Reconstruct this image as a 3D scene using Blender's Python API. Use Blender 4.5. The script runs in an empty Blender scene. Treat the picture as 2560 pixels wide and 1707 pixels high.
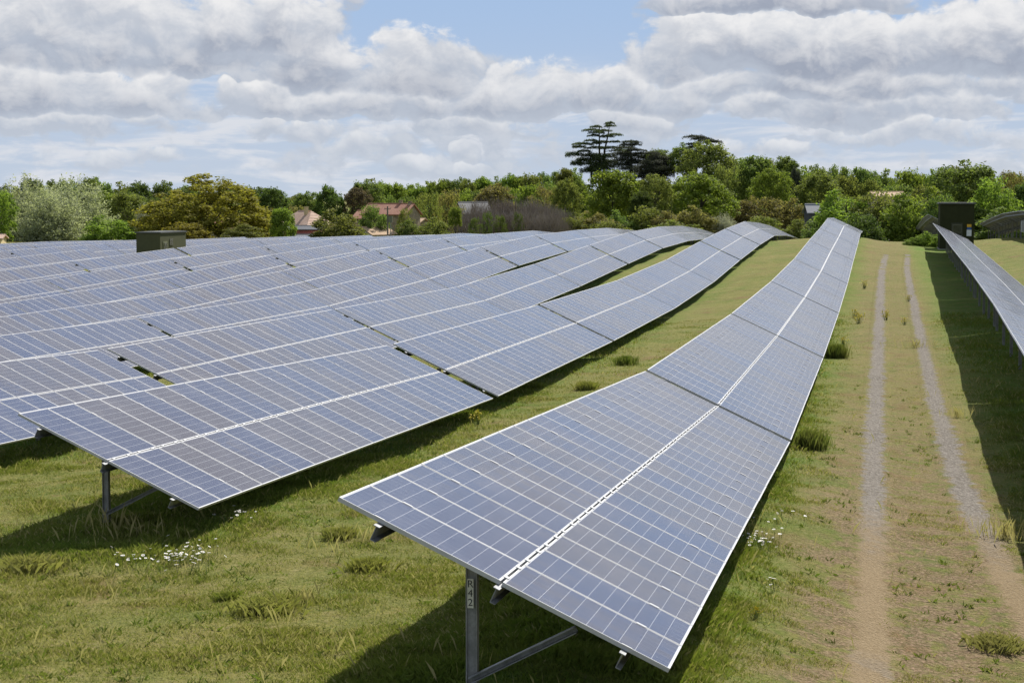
import bpy, bmesh, math, random
import numpy as np
from mathutils import Vector, Matrix, Euler

random.seed(7)
RNG = np.random.default_rng(11)
SC = bpy.context.scene
COL = SC.collection

# ------------------------------------------------------------------ camera
# world: x = across the rows, y = along the rows, z up; camera 5 m up
CAMZ = 5.0
F = 4553.0 / 2560.0 * 2352.0          # focal length in pixels of a 2352-wide picture
PITCH = math.radians(4.5)
YAW = math.radians(11.40)
RIGHT = np.array([math.cos(YAW), math.sin(YAW), 0.0])
FWH = np.array([-math.sin(YAW), math.cos(YAW), 0.0])
FWD = FWH * math.cos(PITCH) - np.array([0, 0, math.sin(PITCH)])
UPC = np.array([0, 0, math.cos(PITCH)]) + FWH * math.sin(PITCH)

cam_data = bpy.data.cameras.new('camera')
cam_data.sensor_width = 36.0
cam_data.lens = 4553.0 / 2560.0 * 36.0
cam_data.clip_start = 0.1
cam_data.clip_end = 20000
cam = bpy.data.objects.new('camera', cam_data)
COL.objects.link(cam)
cam.location = (0, 0, CAMZ)
cam.rotation_euler = (math.pi / 2 - PITCH, 0, YAW)
SC.camera = cam

def ray(px, py):
    return RIGHT * ((px - 1176) / F) - UPC * ((py - 784.2) / F) + FWD

def at(px, dist):
    """ground-plan position seen at picture column px, dist metres ahead"""
    r = ray(px, 455.0)
    t = dist / (r @ FWH)
    return r[0] * t, r[1] * t

def zat(py, dist):
    """height of a thing seen at picture line py, dist metres ahead"""
    r = ray(1176, py)
    return CAMZ + r[2] * dist / (r @ FWH)

# ------------------------------------------------------------------ helpers
def prop(o, label=None, cat=None, group=None, kind=None):
    if label: o['label'] = label
    if cat: o['category'] = cat
    if group: o['group'] = group
    if kind: o['kind'] = kind
    return o

def empty(name, label, cat, loc=(0, 0, 0), rotz=0.0, group=None):
    o = bpy.data.objects.new(name, None)
    COL.objects.link(o)
    o.location = loc
    o.rotation_euler = (0, 0, rotz)
    o.empty_display_size = 0.3
    return prop(o, label, cat, group)

def link(name, me, mat=None, parent=None, M=None):
    o = bpy.data.objects.new(name, me)
    COL.objects.link(o)
    if mat is not None:
        if not me.materials:
            me.materials.append(mat)
        elif me.materials[0] is not mat:
            o.material_slots[0].link = 'OBJECT'
            o.material_slots[0].material = mat
    if parent is not None:
        o.parent = parent
    if M is not None:
        o.matrix_basis = M
    return o

class MB:
    def __init__(s): s.v, s.f, s.m = [], [], []
    def quad(s, a, b, c, d, m=0):
        n = len(s.v); s.v += [tuple(a), tuple(b), tuple(c), tuple(d)]; s.f.append((n, n + 1, n + 2, n + 3)); s.m.append(m)
    def poly(s, pts, m=0):
        n = len(s.v); s.v += [tuple(p) for p in pts]; s.f.append(tuple(range(n, n + len(pts)))); s.m.append(m)
    def box(s, c, d, m=0, M=None):
        x, y, z = [q / 2 for q in d]
        P = [Vector((c[0] + i * x, c[1] + j * y, c[2] + k * z)) for i in (-1, 1) for j in (-1, 1) for k in (-1, 1)]
        if M is not None: P = [M @ p for p in P]
        n = len(s.v); s.v += [tuple(p) for p in P]
        for q in ((0, 1, 3, 2), (4, 6, 7, 5), (0, 4, 5, 1), (2, 3, 7, 6), (0, 2, 6, 4), (1, 5, 7, 3)):
            s.f.append(tuple(n + i for i in q)); s.m.append(m)
    def prism(s, prof, p0, p1, up=(0, 0, 1), m=0):
        """extrude a closed 2-D profile (side, up) from p0 to p1"""
        p0, p1, up = Vector(p0), Vector(p1), Vector(up)
        d = (p1 - p0).normalized(); sd = d.cross(up).normalized(); u = sd.cross(d).normalized()
        n = len(s.v); k = len(prof)
        for p in (p0, p1):
            s.v += [tuple(p + sd * a + u * b) for a, b in prof]
        for i in range(k):
            j = (i + 1) % k
            s.f.append((n + i, n + j, n + k + j, n + k + i)); s.m.append(m)
        s.f.append(tuple(n + i for i in range(k))[::-1]); s.f.append(tuple(n + k + i for i in range(k))); s.m += [m, m]
    def tube(s, pts, rad, seg=6, m=0):
        pts = [Vector(p) for p in pts]; rings = []
        for i, p in enumerate(pts):
            d = (pts[min(i + 1, len(pts) - 1)] - pts[max(i - 1, 0)]).normalized()
            a = d.cross(Vector((0.3, 0.9, 0.1)))
            if a.length < 1e-4: a = d.cross(Vector((1, 0, 0)))
            a.normalize(); b = d.cross(a); n = len(s.v)
            for k in range(seg):
                t = 2 * math.pi * k / seg
                s.v.append(tuple(p + (a * math.cos(t) + b * math.sin(t)) * rad[i]))
            rings.append(n)
        for r0, r1 in zip(rings, rings[1:]):
            for k in range(seg):
                j = (k + 1) % seg
                s.f.append((r0 + k, r0 + j, r1 + j, r1 + k)); s.m.append(m)
        s.f.append(tuple(rings[-1] + k for k in range(seg))); s.m.append(m)
    def mesh(s, name, mats=()):
        me = bpy.data.meshes.new(name)
        me.from_pydata(s.v, [], s.f)
        for m in mats: me.materials.append(m)
        if len(mats) > 1: me.polygons.foreach_set('material_index', s.m)
        bm = bmesh.new(); bm.from_mesh(me); bmesh.ops.recalc_face_normals(bm, faces=bm.faces); bm.to_mesh(me); bm.free()
        return me
    def build(s, name, mat, parent=None, M=None):
        mats = mat if isinstance(mat, (list, tuple)) else [mat]
        return link(name, s.mesh(name, mats), None, parent, M)

def np_mesh(name, V, Fq, attrs=None, per='POINT', smooth=False):
    """fast mesh from numpy: V (n,3), Fq (m,k)"""
    me = bpy.data.meshes.new(name)
    n, (m, k) = len(V), Fq.shape
    me.vertices.add(n); me.vertices.foreach_set('co', np.ascontiguousarray(V, dtype=np.float32).ravel())
    me.loops.add(m * k); me.loops.foreach_set('vertex_index', np.ascontiguousarray(Fq, dtype=np.int32).ravel())
    me.polygons.add(m); me.polygons.foreach_set('loop_start', np.arange(0, m * k, k, dtype=np.int32))
    try: me.polygons.foreach_set('loop_total', np.full(m, k, dtype=np.int32))
    except Exception: pass
    me.update(calc_edges=True)
    if smooth: me.polygons.foreach_set('use_smooth', np.ones(m, dtype=bool))
    for nm, arr in (attrs or {}).items():
        a = me.attributes.new(nm, 'FLOAT', per); a.data.foreach_set('value', np.ascontiguousarray(arr, dtype=np.float32))
    return me

# ------------------------------------------------------------------ node helpers
class NT:
    def __init__(s, tree): s.t = tree; s.n = tree.nodes; s.l = tree.links
    def node(s, typ, **kw):
        n = s.n.new(typ)
        for k, v in kw.items(): setattr(n, k, v)
        return n
    def set(s, sock, v):
        if isinstance(v, bpy.types.NodeSocket): s.l.new(v, sock)
        elif v is not None:
            try: sock.default_value = v
            except Exception: sock.default_value = (*v, 1.0)
    def math(s, op, a, b=None, c=None, clamp=False):
        n = s.node('ShaderNodeMath', operation=op, use_clamp=clamp)
        for i, v in enumerate((a, b, c)): s.set(n.inputs[i], v) if v is not None else None
        return n.outputs[0]
    def vmath(s, op, a, b=None):
        n = s.node('ShaderNodeVectorMath', operation=op)
        s.set(n.inputs[0], a)
        if b is not None: s.set(n.inputs[1], b)
        return n.outputs[0]
    def noise(s, vec, scale, detail=3, rough=0.55, dist=0.0, dim='3D', lac=2.0):
        n = s.node('ShaderNodeTexNoise', noise_dimensions=dim)
        if vec is not None: s.l.new(vec, n.inputs['Vector'])
        n.inputs['Scale'].default_value = scale; n.inputs['Detail'].default_value = detail
        n.inputs['Roughness'].default_value = rough; n.inputs['Distortion'].default_value = dist; n.inputs['Lacunarity'].default_value = lac
        return n.outputs['Fac']
    def ramp(s, fac, lo, hi, a=0.0, b=1.0, smooth=True):
        n = s.node('ShaderNodeMapRange', interpolation_type='SMOOTHSTEP' if smooth else 'LINEAR', clamp=True)
        s.set(n.inputs['Value'], fac); s.set(n.inputs['From Min'], lo); s.set(n.inputs['From Max'], hi)
        s.set(n.inputs['To Min'], a); s.set(n.inputs['To Max'], b)
        return n.outputs['Result']
    def mix(s, fac, a, b, blend='MIX'):
        n = s.node('ShaderNodeMix', data_type='RGBA', blend_type=blend, clamp_factor=True)
        s.set(n.inputs[0], fac); s.set(n.inputs[6], a); s.set(n.inputs[7], b)
        return n.outputs[2]
    def sep(s, v):
        n = s.node('ShaderNodeSeparateXYZ'); s.l.new(v, n.inputs[0]); return n.outputs
    def comb(s, x, y, z=0.0):
        n = s.node('ShaderNodeCombineXYZ')
        for i, v in enumerate((x, y, z)): s.set(n.inputs[i], v)
        return n.outputs[0]
    def hsv(s, col, h=0.5, sa=1.0, v=1.0):
        n = s.node('ShaderNodeHueSaturation'); s.set(n.inputs['Color'], col)
        s.set(n.inputs['Hue'], h); s.set(n.inputs['Saturation'], sa); s.set(n.inputs['Value'], v); return n.outputs[0]
    def bump(s, h, strength=0.3, dist=0.02):
        n = s.node('ShaderNodeBump'); n.inputs['Strength'].default_value = strength; n.inputs['Distance'].default_value = dist
        s.l.new(h, n.inputs['Height']); return n.outputs[0]
    def obj(s): return s.node('ShaderNodeTexCoord').outputs['Object']
    def pos(s): return s.node('ShaderNodeNewGeometry').outputs['Position']
    def rand(s): return s.node('ShaderNodeObjectInfo').outputs['Random']
    def attr(s, name): return s.node('ShaderNodeAttribute', attribute_name=name).outputs['Fac']

def c4(c): return (c[0], c[1], c[2], 1.0)

def new_mat(name, fn, **kw):
    m = bpy.data.materials.new(name); m.use_nodes = True
    t = NT(m.node_tree); b = m.node_tree.nodes['Principled BSDF']
    fn(t, b, **kw)
    return m

def plain(name, col, rough=0.6, metal=0.0, var=0.12, scale=6.0, bump=0.0, spec=0.5):
    def fn(t, b):
        o = t.obj(); n = t.noise(o, scale, 5, 0.6); n2 = t.noise(o, scale * 9, 3, 0.6)
        f = t.math('ADD', t.math('MULTIPLY', n, 0.7), t.math('MULTIPLY', n2, 0.3))
        dk = [q * (1 - var * 2) for q in col]; lt = [min(1, q * (1 + var)) for q in col]
        t.set(b.inputs['Base Color'], t.mix(t.ramp(f, 0.3, 0.7), c4(dk), c4(lt)))
        b.inputs['Roughness'].default_value = rough; b.inputs['Metallic'].default_value = metal
        b.inputs['Specular IOR Level'].default_value = spec
        if bump: t.set(b.inputs['Normal'], t.bump(n2, bump))
    return new_mat(name, fn)

# ------------------------------------------------------------------ row data (measured along the rows)
X1, SP = -4.75, 8.55
TILT = math.radians(25); ML, MW, TH = 1.65, 0.985, 0.04
PM = 1.0; NMOD = 22; TL = PM * NMOD
# (along, height of the upper edge below the camera)
ROW = {
 1: [(15.65, -2.69), (37.5, -3.59), (59.3, -3.79), (82.3, -3.72), (105, -3.43), (127, -2.88), (149.4, -2.43), (171.6, -1.86), (193.9, -2.05)],
 2: [(26.5, -3.39), (48.5, -4.05), (71.0, -4.24), (93.5, -4.25), (116.6, -3.90), (139.4, -3.21), (163.6, -2.62), (184.4, -2.32), (207.9, -2.81), (233.1, -3.58), (257.5, -4.67), (294, -6.2)],
 3: [(26.5, -3.66), (42.6, -4.17), (48.6, -4.33), (71.1, -4.53), (93.4, -4.68), (115.4, -4.26), (137.5, -3.63), (160.3, -3.03), (181.2, -2.86), (204.2, -3.10), (224.7, -3.72), (250.0, -4.95)],
 4: [(49, -4.7), (59.3, -4.79), (71.9, -5.01), (94.9, -5.06), (117.5, -4.53), (139.8, -3.77), (162.5, -3.32), (184.3, -3.26), (206.8, -3.40), (230.6, -4.12), (251, -5.0)],
 5: [(70.6, -5.36), (76.0, -5.35), (92.6, -5.375), (115.4, -4.84), (137.5, -4.08), (160.3, -3.67), (182.8, -3.63), (204.7, -3.70), (220.5, -4.20), (228, -4.5)],
 6: [(70.6, -6.0), (92.7, -5.82), (115.5, -5.38), (139.0, -4.49), (161.4, -4.01), (183.8, -3.97), (206.0, -4.06), (220.6, -4.43), (228, -4.7)],
 7: [(92.5, -6.0), (109.5, -5.70), (115.0, -5.58), (138.2, -4.92), (161.5, -4.44), (184.2, -4.25), (206.8, -4.43), (228, -4.7)],
 8: [(115, -5.7), (126.2, -5.46), (138.4, -5.16), (161.8, -4.64), (184.8, -4.40), (207.9, -4.61), (228, -4.8)],
 9: [(115, -5.7), (143.0, -5.17), (162.5, -4.78), (184, -4.66), (206, -4.75), (228, -4.9)],
 10: [(138, -5.4), (159.7, -5.06), (162.8, -4.95), (186.3, -4.86), (210, -4.98), (228, -5.1)],
 11: [(160, -5.2), (176.5, -5.09), (185.9, -5.03), (206, -5.12), (228, -5.3)],
 12: [(160, -5.3), (193.2, -5.16), (209.1, -5.27), (228, -5.6)],
}
G = [26.5, 49.15, 71.6, 93.7, 115.9, 138.6, 161.3, 183.6, 205.8, 228.2, 250.4, 272.6]
SPAN = {1: None, 2: (0, 12), 3: (0, 10), 4: (1, 10), 5: (2, 9), 6: (2, 9), 7: (3, 9), 8: (4, 9), 9: (4, 9), 10: (5, 9), 11: (6, 9), 12: (6, 9)}
# the row across the track runs a touch askew; (along, x, height)
ROW0 = [(-12, 2.75, -4.0), (10.3, 2.75, -3.85), (32.7, 3.05, -3.6), (44, 3.2, -3.36), (55, 3.36, -3.15), (77.3, 3.6, -2.86), (99.7, 3.83, -2.69), (121.9, 4.1, -2.52), (144, 4.35, -2.37), (166.2, 4.62, -2.22)]
ROW0B = [(189.5, 4.75, -1.63), (206, 4.75, -2.0), (222, 4.75, -2.75), (247, 4.75, -3.6), (262, 4.75, -4.6)]
ROWR = [(120, 12.9, -1.05), (150, 12.85, -1.0), (170, 12.8, -1.08), (198, 12.75, -1.55), (220, 12.75, -2.3), (246, 12.75, -3.4)]

def rowx(k): return X1 - SP * (k - 1)

# ------------------------------------------------------------------ terrain
def profile(pts, off):
    a = np.array([p[0] for p in pts], float); z = np.array([p[-1] for p in pts], float) + off
    a = np.concatenate([a, [a[-1] + 45, 4000]]); z = np.concatenate([z, [-6.9, -7.2]])
    return a, z
CL = 1.98      # ground lies this far under a table's upper edge
PROF = [(rowx(k) + 1.5, profile(ROW[k], -CL)) for k in sorted(ROW, reverse=True)]
PROF.append((1.0, None))
a0 = [(p[0], p[2]) for p in ROW0] + [(189.5, -2.1), (206, -2.3), (222, -3.0), (247, -3.9)]
PROF.append((5.8, profile(a0, -2.65)))
PROF.append((14.4, profile([(20, -2.9), (60, -2.2), (120, -1.35), (150, -1.25), (170, -1.3), (198, -1.75), (220, -2.5), (246, -3.6)], -2.35)))
PROF.append((30.0, profile([(20, -2.9), (60, -2.2), (120, -1.2), (150, -0.9), (170, -1.0), (198, -1.6), (220, -2.4), (246, -3.6)], -2.35)))
YS = np.concatenate([np.arange(-30, 320, 0.5), np.arange(320, 700, 5), np.array([800, 1000, 1500, 2500, 5000])])
def smooth(z, w):
    k = np.hanning(w + 2)[1:-1]; k /= k.sum(); zz = np.pad(z, w // 2, mode='edge')
    return np.convolve(zz, k, mode='valid')[:len(z)]
PX, PZ = [], []
for x, pr in PROF:
    PX.append(x)
    if pr is None: PZ.append(None); continue
    z = np.interp(YS, pr[0], pr[1]); z[:700] = smooth(z[:700], 19)[:700]; PZ.append(z)
iN = PX.index(1.0)
PZ[iN] = 0.5 * PZ[iN - 1] + 0.5 * PZ[iN + 1] - 0.12
PX = np.array(PX); PZ = np.array(PZ)
GZ_FINE = np.random.default_rng(3)
_ph = GZ_FINE.uniform(0, 6.28, (10, 2)); _fr = GZ_FINE.normal(0, 1, (10, 2)) * np.linspace(0.25, 1.6, 10)[:, None]; _am = 0.05 / np.linspace(1, 5, 10)
def ground(x, y):
    x = np.asarray(x, float); y = np.asarray(y, float)
    sh = np.broadcast(x, y).shape
    xf = np.broadcast_to(x, sh).ravel(); yf = np.broadcast_to(y, sh).ravel()
    xi = np.clip(xf, PX[0], PX[-1]); j = np.clip(np.searchsorted(PX, xi) - 1, 0, len(PX) - 2)
    t = (xi - PX[j]) / (PX[j + 1] - PX[j]); t = t * t * (3 - 2 * t) * 0.5 + t * 0.5
    yi = np.clip(np.searchsorted(YS, yf) - 1, 0, len(YS) - 2); s = np.clip((yf - YS[yi]) / (YS[yi + 1] - YS[yi]), 0, 1)
    z0 = PZ[j, yi] * (1 - s) + PZ[j, yi + 1] * s; z1 = PZ[j + 1, yi] * (1 - s) + PZ[j + 1, yi + 1] * s
    z = z0 * (1 - t) + z1 * t
    for k in range(10): z = z + _am[k] * np.sin(xf * _fr[k, 0] + _ph[k, 0] + yf * _fr[k, 1] + _ph[k, 1])
    return (z + CAMZ).reshape(sh)
def gz(x, y): return float(ground(x, y))

def unproject(px, py):
    r = ray(px, py); t = np.linspace(8, 400, 4000)
    P = r[None, :] * t[:, None]; d = P[:, 2] + CAMZ - ground(P[:, 0], P[:, 1])
    i = int(np.argmax(d < 0)) if (d < 0).any() else len(t) - 1
    return P[i, 0], P[i, 1]

# ------------------------------------------------------------------ world and sun
SUNV = Vector((0.29, 0.92, 1.0)).normalized()
SUN_EL = math.asin(SUNV.z); SUN_AZ = math.atan2(SUNV.x, SUNV.y)
EXPO = 0.35
SKY_STR = 0.1
def build_world():
    w = bpy.data.worlds.new('World'); SC.world = w; w.use_nodes = True
    t = NT(w.node_tree); bg = w.node_tree.nodes['Background']
    sky = t.node('ShaderNodeTexSky', sky_type='NISHITA', sun_disc=False)
    sky.sun_elevation = SUN_EL; sky.sun_rotation = SUN_AZ; sky.air_density = 1.0; sky.dust_density = 1.2; sky.ozone_density = 1.5
    d = t.node('ShaderNodeTexCoord').outputs['Generated']
    x, y, z = t.sep(d)
    az = t.math('ARCTAN2', x, y); az = t.math('ADD', az, YAW)
    el = t.math('ARCSINE', z)
    X = t.math('MULTIPLY', az, F / 1000.0); Y = t.math('MULTIPLY', el, F / 1000.0)
    # cloud density group, evaluated twice (here, and a little higher up) to find the lit tops
    g = bpy.data.node_groups.new('CloudDensity', 'ShaderNodeTree')
    g.interface.new_socket('X', in_out='INPUT', socket_type='NodeSocketFloat')
    g.interface.new_socket('Y', in_out='INPUT', socket_type='NodeSocketFloat')
    g.interface.new_socket('D', in_out='OUTPUT', socket_type='NodeSocketFloat')
    g.interface.new_socket('S', in_out='OUTPUT', socket_type='NodeSocketFloat')
    gt = NT(g); gi = gt.node('NodeGroupInput'); go = gt.node('NodeGroupOutput')
    gx, gy = gi.outputs[0], gi.outputs[1]
    P = gt.comb(gx, gt.math('MULTIPLY', gy, 1.35))
    n1 = gt.noise(P, 3.2, 9, 0.56, 0.25, dim='2D')
    n2 = gt.noise(gt.vmath('ADD', P, (7.3, 2.1, 0)), 11.0, 6, 0.6, 0.3, dim='2D')
    nz = gt.math('ADD', gt.math('MULTIPLY', gt.math('SUBTRACT', n1, 0.5), 1.35), gt.math('MULTIPLY', gt.math('SUBTRACT', n2, 0.5), 1.05))
    # big cloud bodies: (centre x, base y, half width, height, softness below, weight) in picture units of the reference frame
    B = [(290, 158, 440, 200, 26, 1.0), (620, 120, 190, 150, 40, .9), (90, 252, 160, 104, 22, .85), (330, 252, 190, 95, 22, .8), (455, 266, 120, 56, 18, .8), (530, 240, 40, 50, 14, .5),
         (965, 208, 180, 152, 26, 1.05), (750, 190, 150, 112, 30, .95), (800, 262, 380, 66, 18, .7), (1330, 252, 240, 124, 22, 1.05), (1180, 256, 150, 84, 22, .85), (1560, 248, 120, 50, 20, .6),
         (1620, 168, 180, 142, 26, 1.0), (1880, 172, 260, 146, 30, 1.0), (2240, 172, 260, 160, 30, 1.0), (1900, 222, 560, 60, 20, .75), (1930, 278, 190, 74, 18, .85), (2160, 268, 130, 52, 16, .7), (1730, 270, 70, 50, 14, .7), (1800, 27, 340, 90, 12, 1.2),
         (790, 347, 64, 36, 14, .3), (858, 336, 36, 30, 12, .25), (972, 394, 84, 46, 14, .3), (1100, 368, 44, 38, 10, .5), (1104, 404, 66, 32, 10, .5), (1450, 300, 100, 56, 16, .55), (240, 296, 240, 40, 16, .35), (1150, 300, 160, 40, 16, .35), (700, 312, 130, 34, 14, .3), (2090, 322, 240, 44, 18, .4), (1720, 360, 160, 34, 14, .28), (300, 366, 110, 30, 12, .22)]
    wa = gt.noise(gt.comb(gx, gy), 2.6, 3, .5, 0, dim='2D'); wb = gt.noise(gt.vmath('ADD', gt.comb(gx, gy), (3.7, 9.1, 0)), 5.5, 4, .55, 0, dim='2D')
    bx = gt.math('ADD', gx, gt.math('MULTIPLY', gt.math('SUBTRACT', wa, .5), .22))
    by_ = gt.math('ADD', gy, gt.math('MULTIPLY', gt.math('SUBTRACT', wb, .5), .085))
    acc = None; sw = None; swt = None
    for cx, by, rx, ht, sb, wt in B:
        x0 = (cx - 1176) / 1000.0; y0 = (455 - by) / 1000.0
        dx = gt.math('MULTIPLY', gt.math('SUBTRACT', bx, x0), 1000.0 / rx)
        dy = gt.math('SUBTRACT', by_, y0)
        ty = gt.math('MAXIMUM', gt.math('MULTIPLY', dy, 1000.0 / ht), gt.math('MULTIPLY', dy, -1000.0 / sb))
        q = gt.math('ADD', gt.math('POWER', gt.math('ABSOLUTE', dx), 2.4), gt.math('POWER', gt.math('ABSOLUTE', ty), 2.0))
        v = gt.math('MULTIPLY', gt.math('SUBTRACT', 1.0, q), 0.62 * wt)
        acc = v if acc is None else gt.math('SMOOTH_MAX', acc, v, 0.10)
        w1 = gt.math('MAXIMUM', gt.math('ADD', v, 0.08), 0.0); w1 = gt.math('MULTIPLY', w1, gt.math('MULTIPLY', w1, w1))
        fr = gt.math('MULTIPLY', dy, 1000.0 / ht, clamp=True)
        sw = gt.math('MULTIPLY', w1, fr) if sw is None else gt.math('MULTIPLY_ADD', w1, fr, sw)
        swt = w1 if swt is None else gt.math('ADD', swt, w1)
    # clear gap in the deck, and broken cloud everywhere else in the dome
    dxc = gt.math('MULTIPLY', gt.math('SUBTRACT', gx, -0.02), 1 / 0.30); dyc = gt.math('MULTIPLY', gt.math('SUBTRACT', gy, 0.43), 1 / 0.11)
    hole = gt.math('SUBTRACT', 1.0, gt.math('ADD', gt.math('MULTIPLY', dxc, dxc), gt.math('MULTIPLY', dyc, dyc)), clamp=True)
    high = gt.ramp(gy, 0.42, 0.62)
    floor_ = gt.math('SUBTRACT', gt.math('MULTIPLY', high, 0.12), 0.10)
    acc = gt.math('MAXIMUM', acc, floor_)
    D = gt.math('SUBTRACT', gt.math('ADD', acc, nz), gt.math('MULTIPLY', hole, 0.55))
    gt.l.new(D, go.inputs[0]); gt.l.new(gt.math('DIVIDE', sw, gt.math('ADD', swt, 1e-4)), go.inputs[1])
    def dens(xs, ys):
        n = t.node('ShaderNodeGroup', node_tree=g); t.set(n.inputs[0], xs); t.set(n.inputs[1], ys); return n.outputs
    D0, S0 = dens(X, Y); 
    def relief(dx, dy):
        P = t.comb(t.math('ADD', X, dx), t.math('MULTIPLY', t.math('ADD', Y, dy), 1.35))
        a = t.noise(P, 3.2, 7, 0.56, 0.25, dim='2D'); b = t.noise(t.vmath('ADD', P, (7.3, 2.1, 0)), 11.0, 5, 0.6, 0.3, dim='2D')
        return t.math('ADD', t.math('MULTIPLY', a, 1.35), t.math('MULTIPLY', b, 1.05))
    RL = t.math('SUBTRACT', relief(0, 0), relief(.012, .028))
    alpha = t.ramp(D0, -0.16, 0.14)
    lit = t.ramp(RL, -0.34, 0.34)
    thick = t.ramp(D0, 0.15, 0.9)
    K = 1.0 / SKY_STR / 2 ** EXPO
    def k(c): return (c[0] * K, c[1] * K, c[2] * K, 1.0)
    grey = t.mix(thick, k((.47, .52, .61)), k((.35, .39, .48)))
    tx = t.noise(t.comb(X, t.math('MULTIPLY', Y, 1.5)), 9.0, 7, .62, .4, dim='2D')
    lit = t.math('ADD', t.math('MULTIPLY', S0, .95), t.math('MULTIPLY', t.math('SUBTRACT', lit, .44), .55))
    lit = t.math('ADD', lit, t.math('MULTIPLY', t.math('SUBTRACT', tx, .5), .42), clamp=True)
    lit = t.ramp(lit, .0, 1.0, smooth=False)
    cloud = t.mix(lit, grey, k((.85, .85, .86)))
    haze = t.ramp(Y, 0.30, 0.0)            # far clouds pale towards the horizon
    cloud = t.mix(t.math('MULTIPLY', haze, 0.55), cloud, k((.60, .66, .75)))
    skyc = t.mix(t.ramp(Y, 0.0, 0.5), k((.53, .61, .73)), k((.38, .53, .77)))
    up = t.ramp(Y, 0.5, 3.0)
    clear = t.mix(up, skyc, t.hsv(sky.outputs[0], 0.5, 1.0, 1.0))
    streak = t.ramp(t.noise(t.comb(X, t.math('MULTIPLY', Y, 6.0)), 3.6, 7, 0.62, .3, dim='2D'), 0.40, 0.66)
    clear = t.mix(t.math('MULTIPLY', streak, t.ramp(Y, 0.34, 0.20)), clear, k((.70, .73, .79)))
    below = t.ramp(z, -0.02, 0.0)
    col = t.mix(alpha, clear, cloud)
    col = t.mix(below, k((.2, .22, .12)), col)
    t.l.new(col, bg.inputs['Color']); bg.inputs['Strength'].default_value = SKY_STR
    w.cycles.sampling_method = 'MANUAL'; w.cycles.sample_map_resolution = 256
build_world()
sd = bpy.data.lights.new('sun', 'SUN'); sd.energy = 5.0; sd.angle = math.radians(0.5); sd.color = (1.0, 0.955, 0.89)
so = bpy.data.objects.new('sun', sd); COL.objects.link(so)
so.rotation_euler = SUNV.to_track_quat('Z', 'Y').to_euler(); so.location = (30, 60, 80)
SC.view_settings.view_transform = 'Standard'; SC.view_settings.look = 'None'; SC.view_settings.gamma = 1.0
SC.view_settings.exposure = EXPO

# ------------------------------------------------------------------ ground colour (shared by ground, ruts, grass)
def ground_group():
    g = bpy.data.node_groups.new('MeadowColour', 'ShaderNodeTree')
    g.interface.new_socket('Colour', in_out='OUTPUT', socket_type='NodeSocketColor')
    g.interface.new_socket('Fine', in_out='OUTPUT', socket_type='NodeSocketFloat')
    t = NT(g); go = t.node('NodeGroupOutput'); p = t.pos()
    x, y, z = t.sep(p); q = t.comb(x, t.math('MULTIPLY', y, 0.85))
    big = t.noise(q, 0.16, 4, 0.6, 0.6); mid = t.noise(q, 0.75, 5, 0.62, 0.5); sm = t.noise(q, 3.2, 5, 0.65, 0.4); fine = t.noise(q, 17.0, 4, 0.7)
    col = t.mix(t.ramp(mid, 0.36, 0.64), c4((.135, .172, .026)), c4((.215, .212, .042)))
    col = t.mix(t.ramp(big, 0.40, 0.62, 0, .75), col, c4((.250, .215, .062)))
    col = t.mix(t.ramp(t.math('ADD', t.math('MULTIPLY', sm, .6), t.math('MULTIPLY', mid, .4)), 0.50, 0.66, 0, .7), col, c4((.33, .262, .120)))
    wx = t.math('ADD', x, t.math('MULTIPLY', t.math('SUBTRACT', mid, 0.5), 2.2))
    band = t.math('MULTIPLY', t.ramp(wx, -1.9, -0.3), t.ramp(wx, 3.1, 1.9))
    col = t.mix(t.math('MULTIPLY', band, t.ramp(sm, 0.35, 0.62, .1, .85)), col, c4((.245, .175, .080)))
    nearb = t.math('MULTIPLY', band, t.ramp(y, 60, 26))
    soil = t.mix(t.ramp(fine, .35, .65), c4((.165, .090, .050)), c4((.33, .225, .15)))
    col = t.mix(t.math('MULTIPLY', nearb, t.ramp(t.math('ADD', t.math('MULTIPLY', sm, .5), t.math('MULTIPLY', mid, .5)), 0.41, 0.53, 0, .95)), col, soil)
    red = t.ramp(t.noise(t.vmath('ADD', q, (31, 5, 0)), 0.55, 4, .6, .5), 0.55, 0.68, 0, .7)
    col = t.mix(red, col, c4((.215, .118, .056)))
    col = t.mix(t.ramp(fine, 0.3, 0.7, .55, 0), col, c4((.060, .078, .022)))
    f2 = t.noise(q, 42.0, 3, .7)
    col = t.mix(t.ramp(f2, .54, .72, 0, .55), col, c4((.34, .31, .15)))
    col = t.mix(t.ramp(f2, .30, .44, .5, 0), col, c4((.05, .065, .02)))
    f3 = t.noise(q, 9.0, 4, .68, .6)
    col = t.mix(t.ramp(f3, .52, .70, 0, .5), col, c4((.30, .27, .125)))
    col = t.mix(t.ramp(f3, .30, .47, .55, 0), col, c4((.070, .092, .020)))
    lush = t.attr('lush')
    col = t.mix(t.math('MULTIPLY', lush, t.ramp(t.math('ADD', t.math('MULTIPLY', mid, .6), t.math('MULTIPLY', f3, .4)), .36, .60, .95, .35)), col, t.mix(t.ramp(sm, .3, .7), c4((.072, .158, .014)), c4((.130, .220, .026))))
    f4 = t.noise(q, 1.7, 5, .68, .8)
    col = t.mix(t.ramp(f4, .30, .46, .55, 0), col, c4((.082, .118, .022)))
    col = t.mix(t.ramp(f4, .56, .72, 0, .5), col, c4((.285, .225, .085)))
    t.l.new(col, go.inputs[0]); t.l.new(fine, go.inputs[1])
    return g
GG = ground_group()
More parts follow.
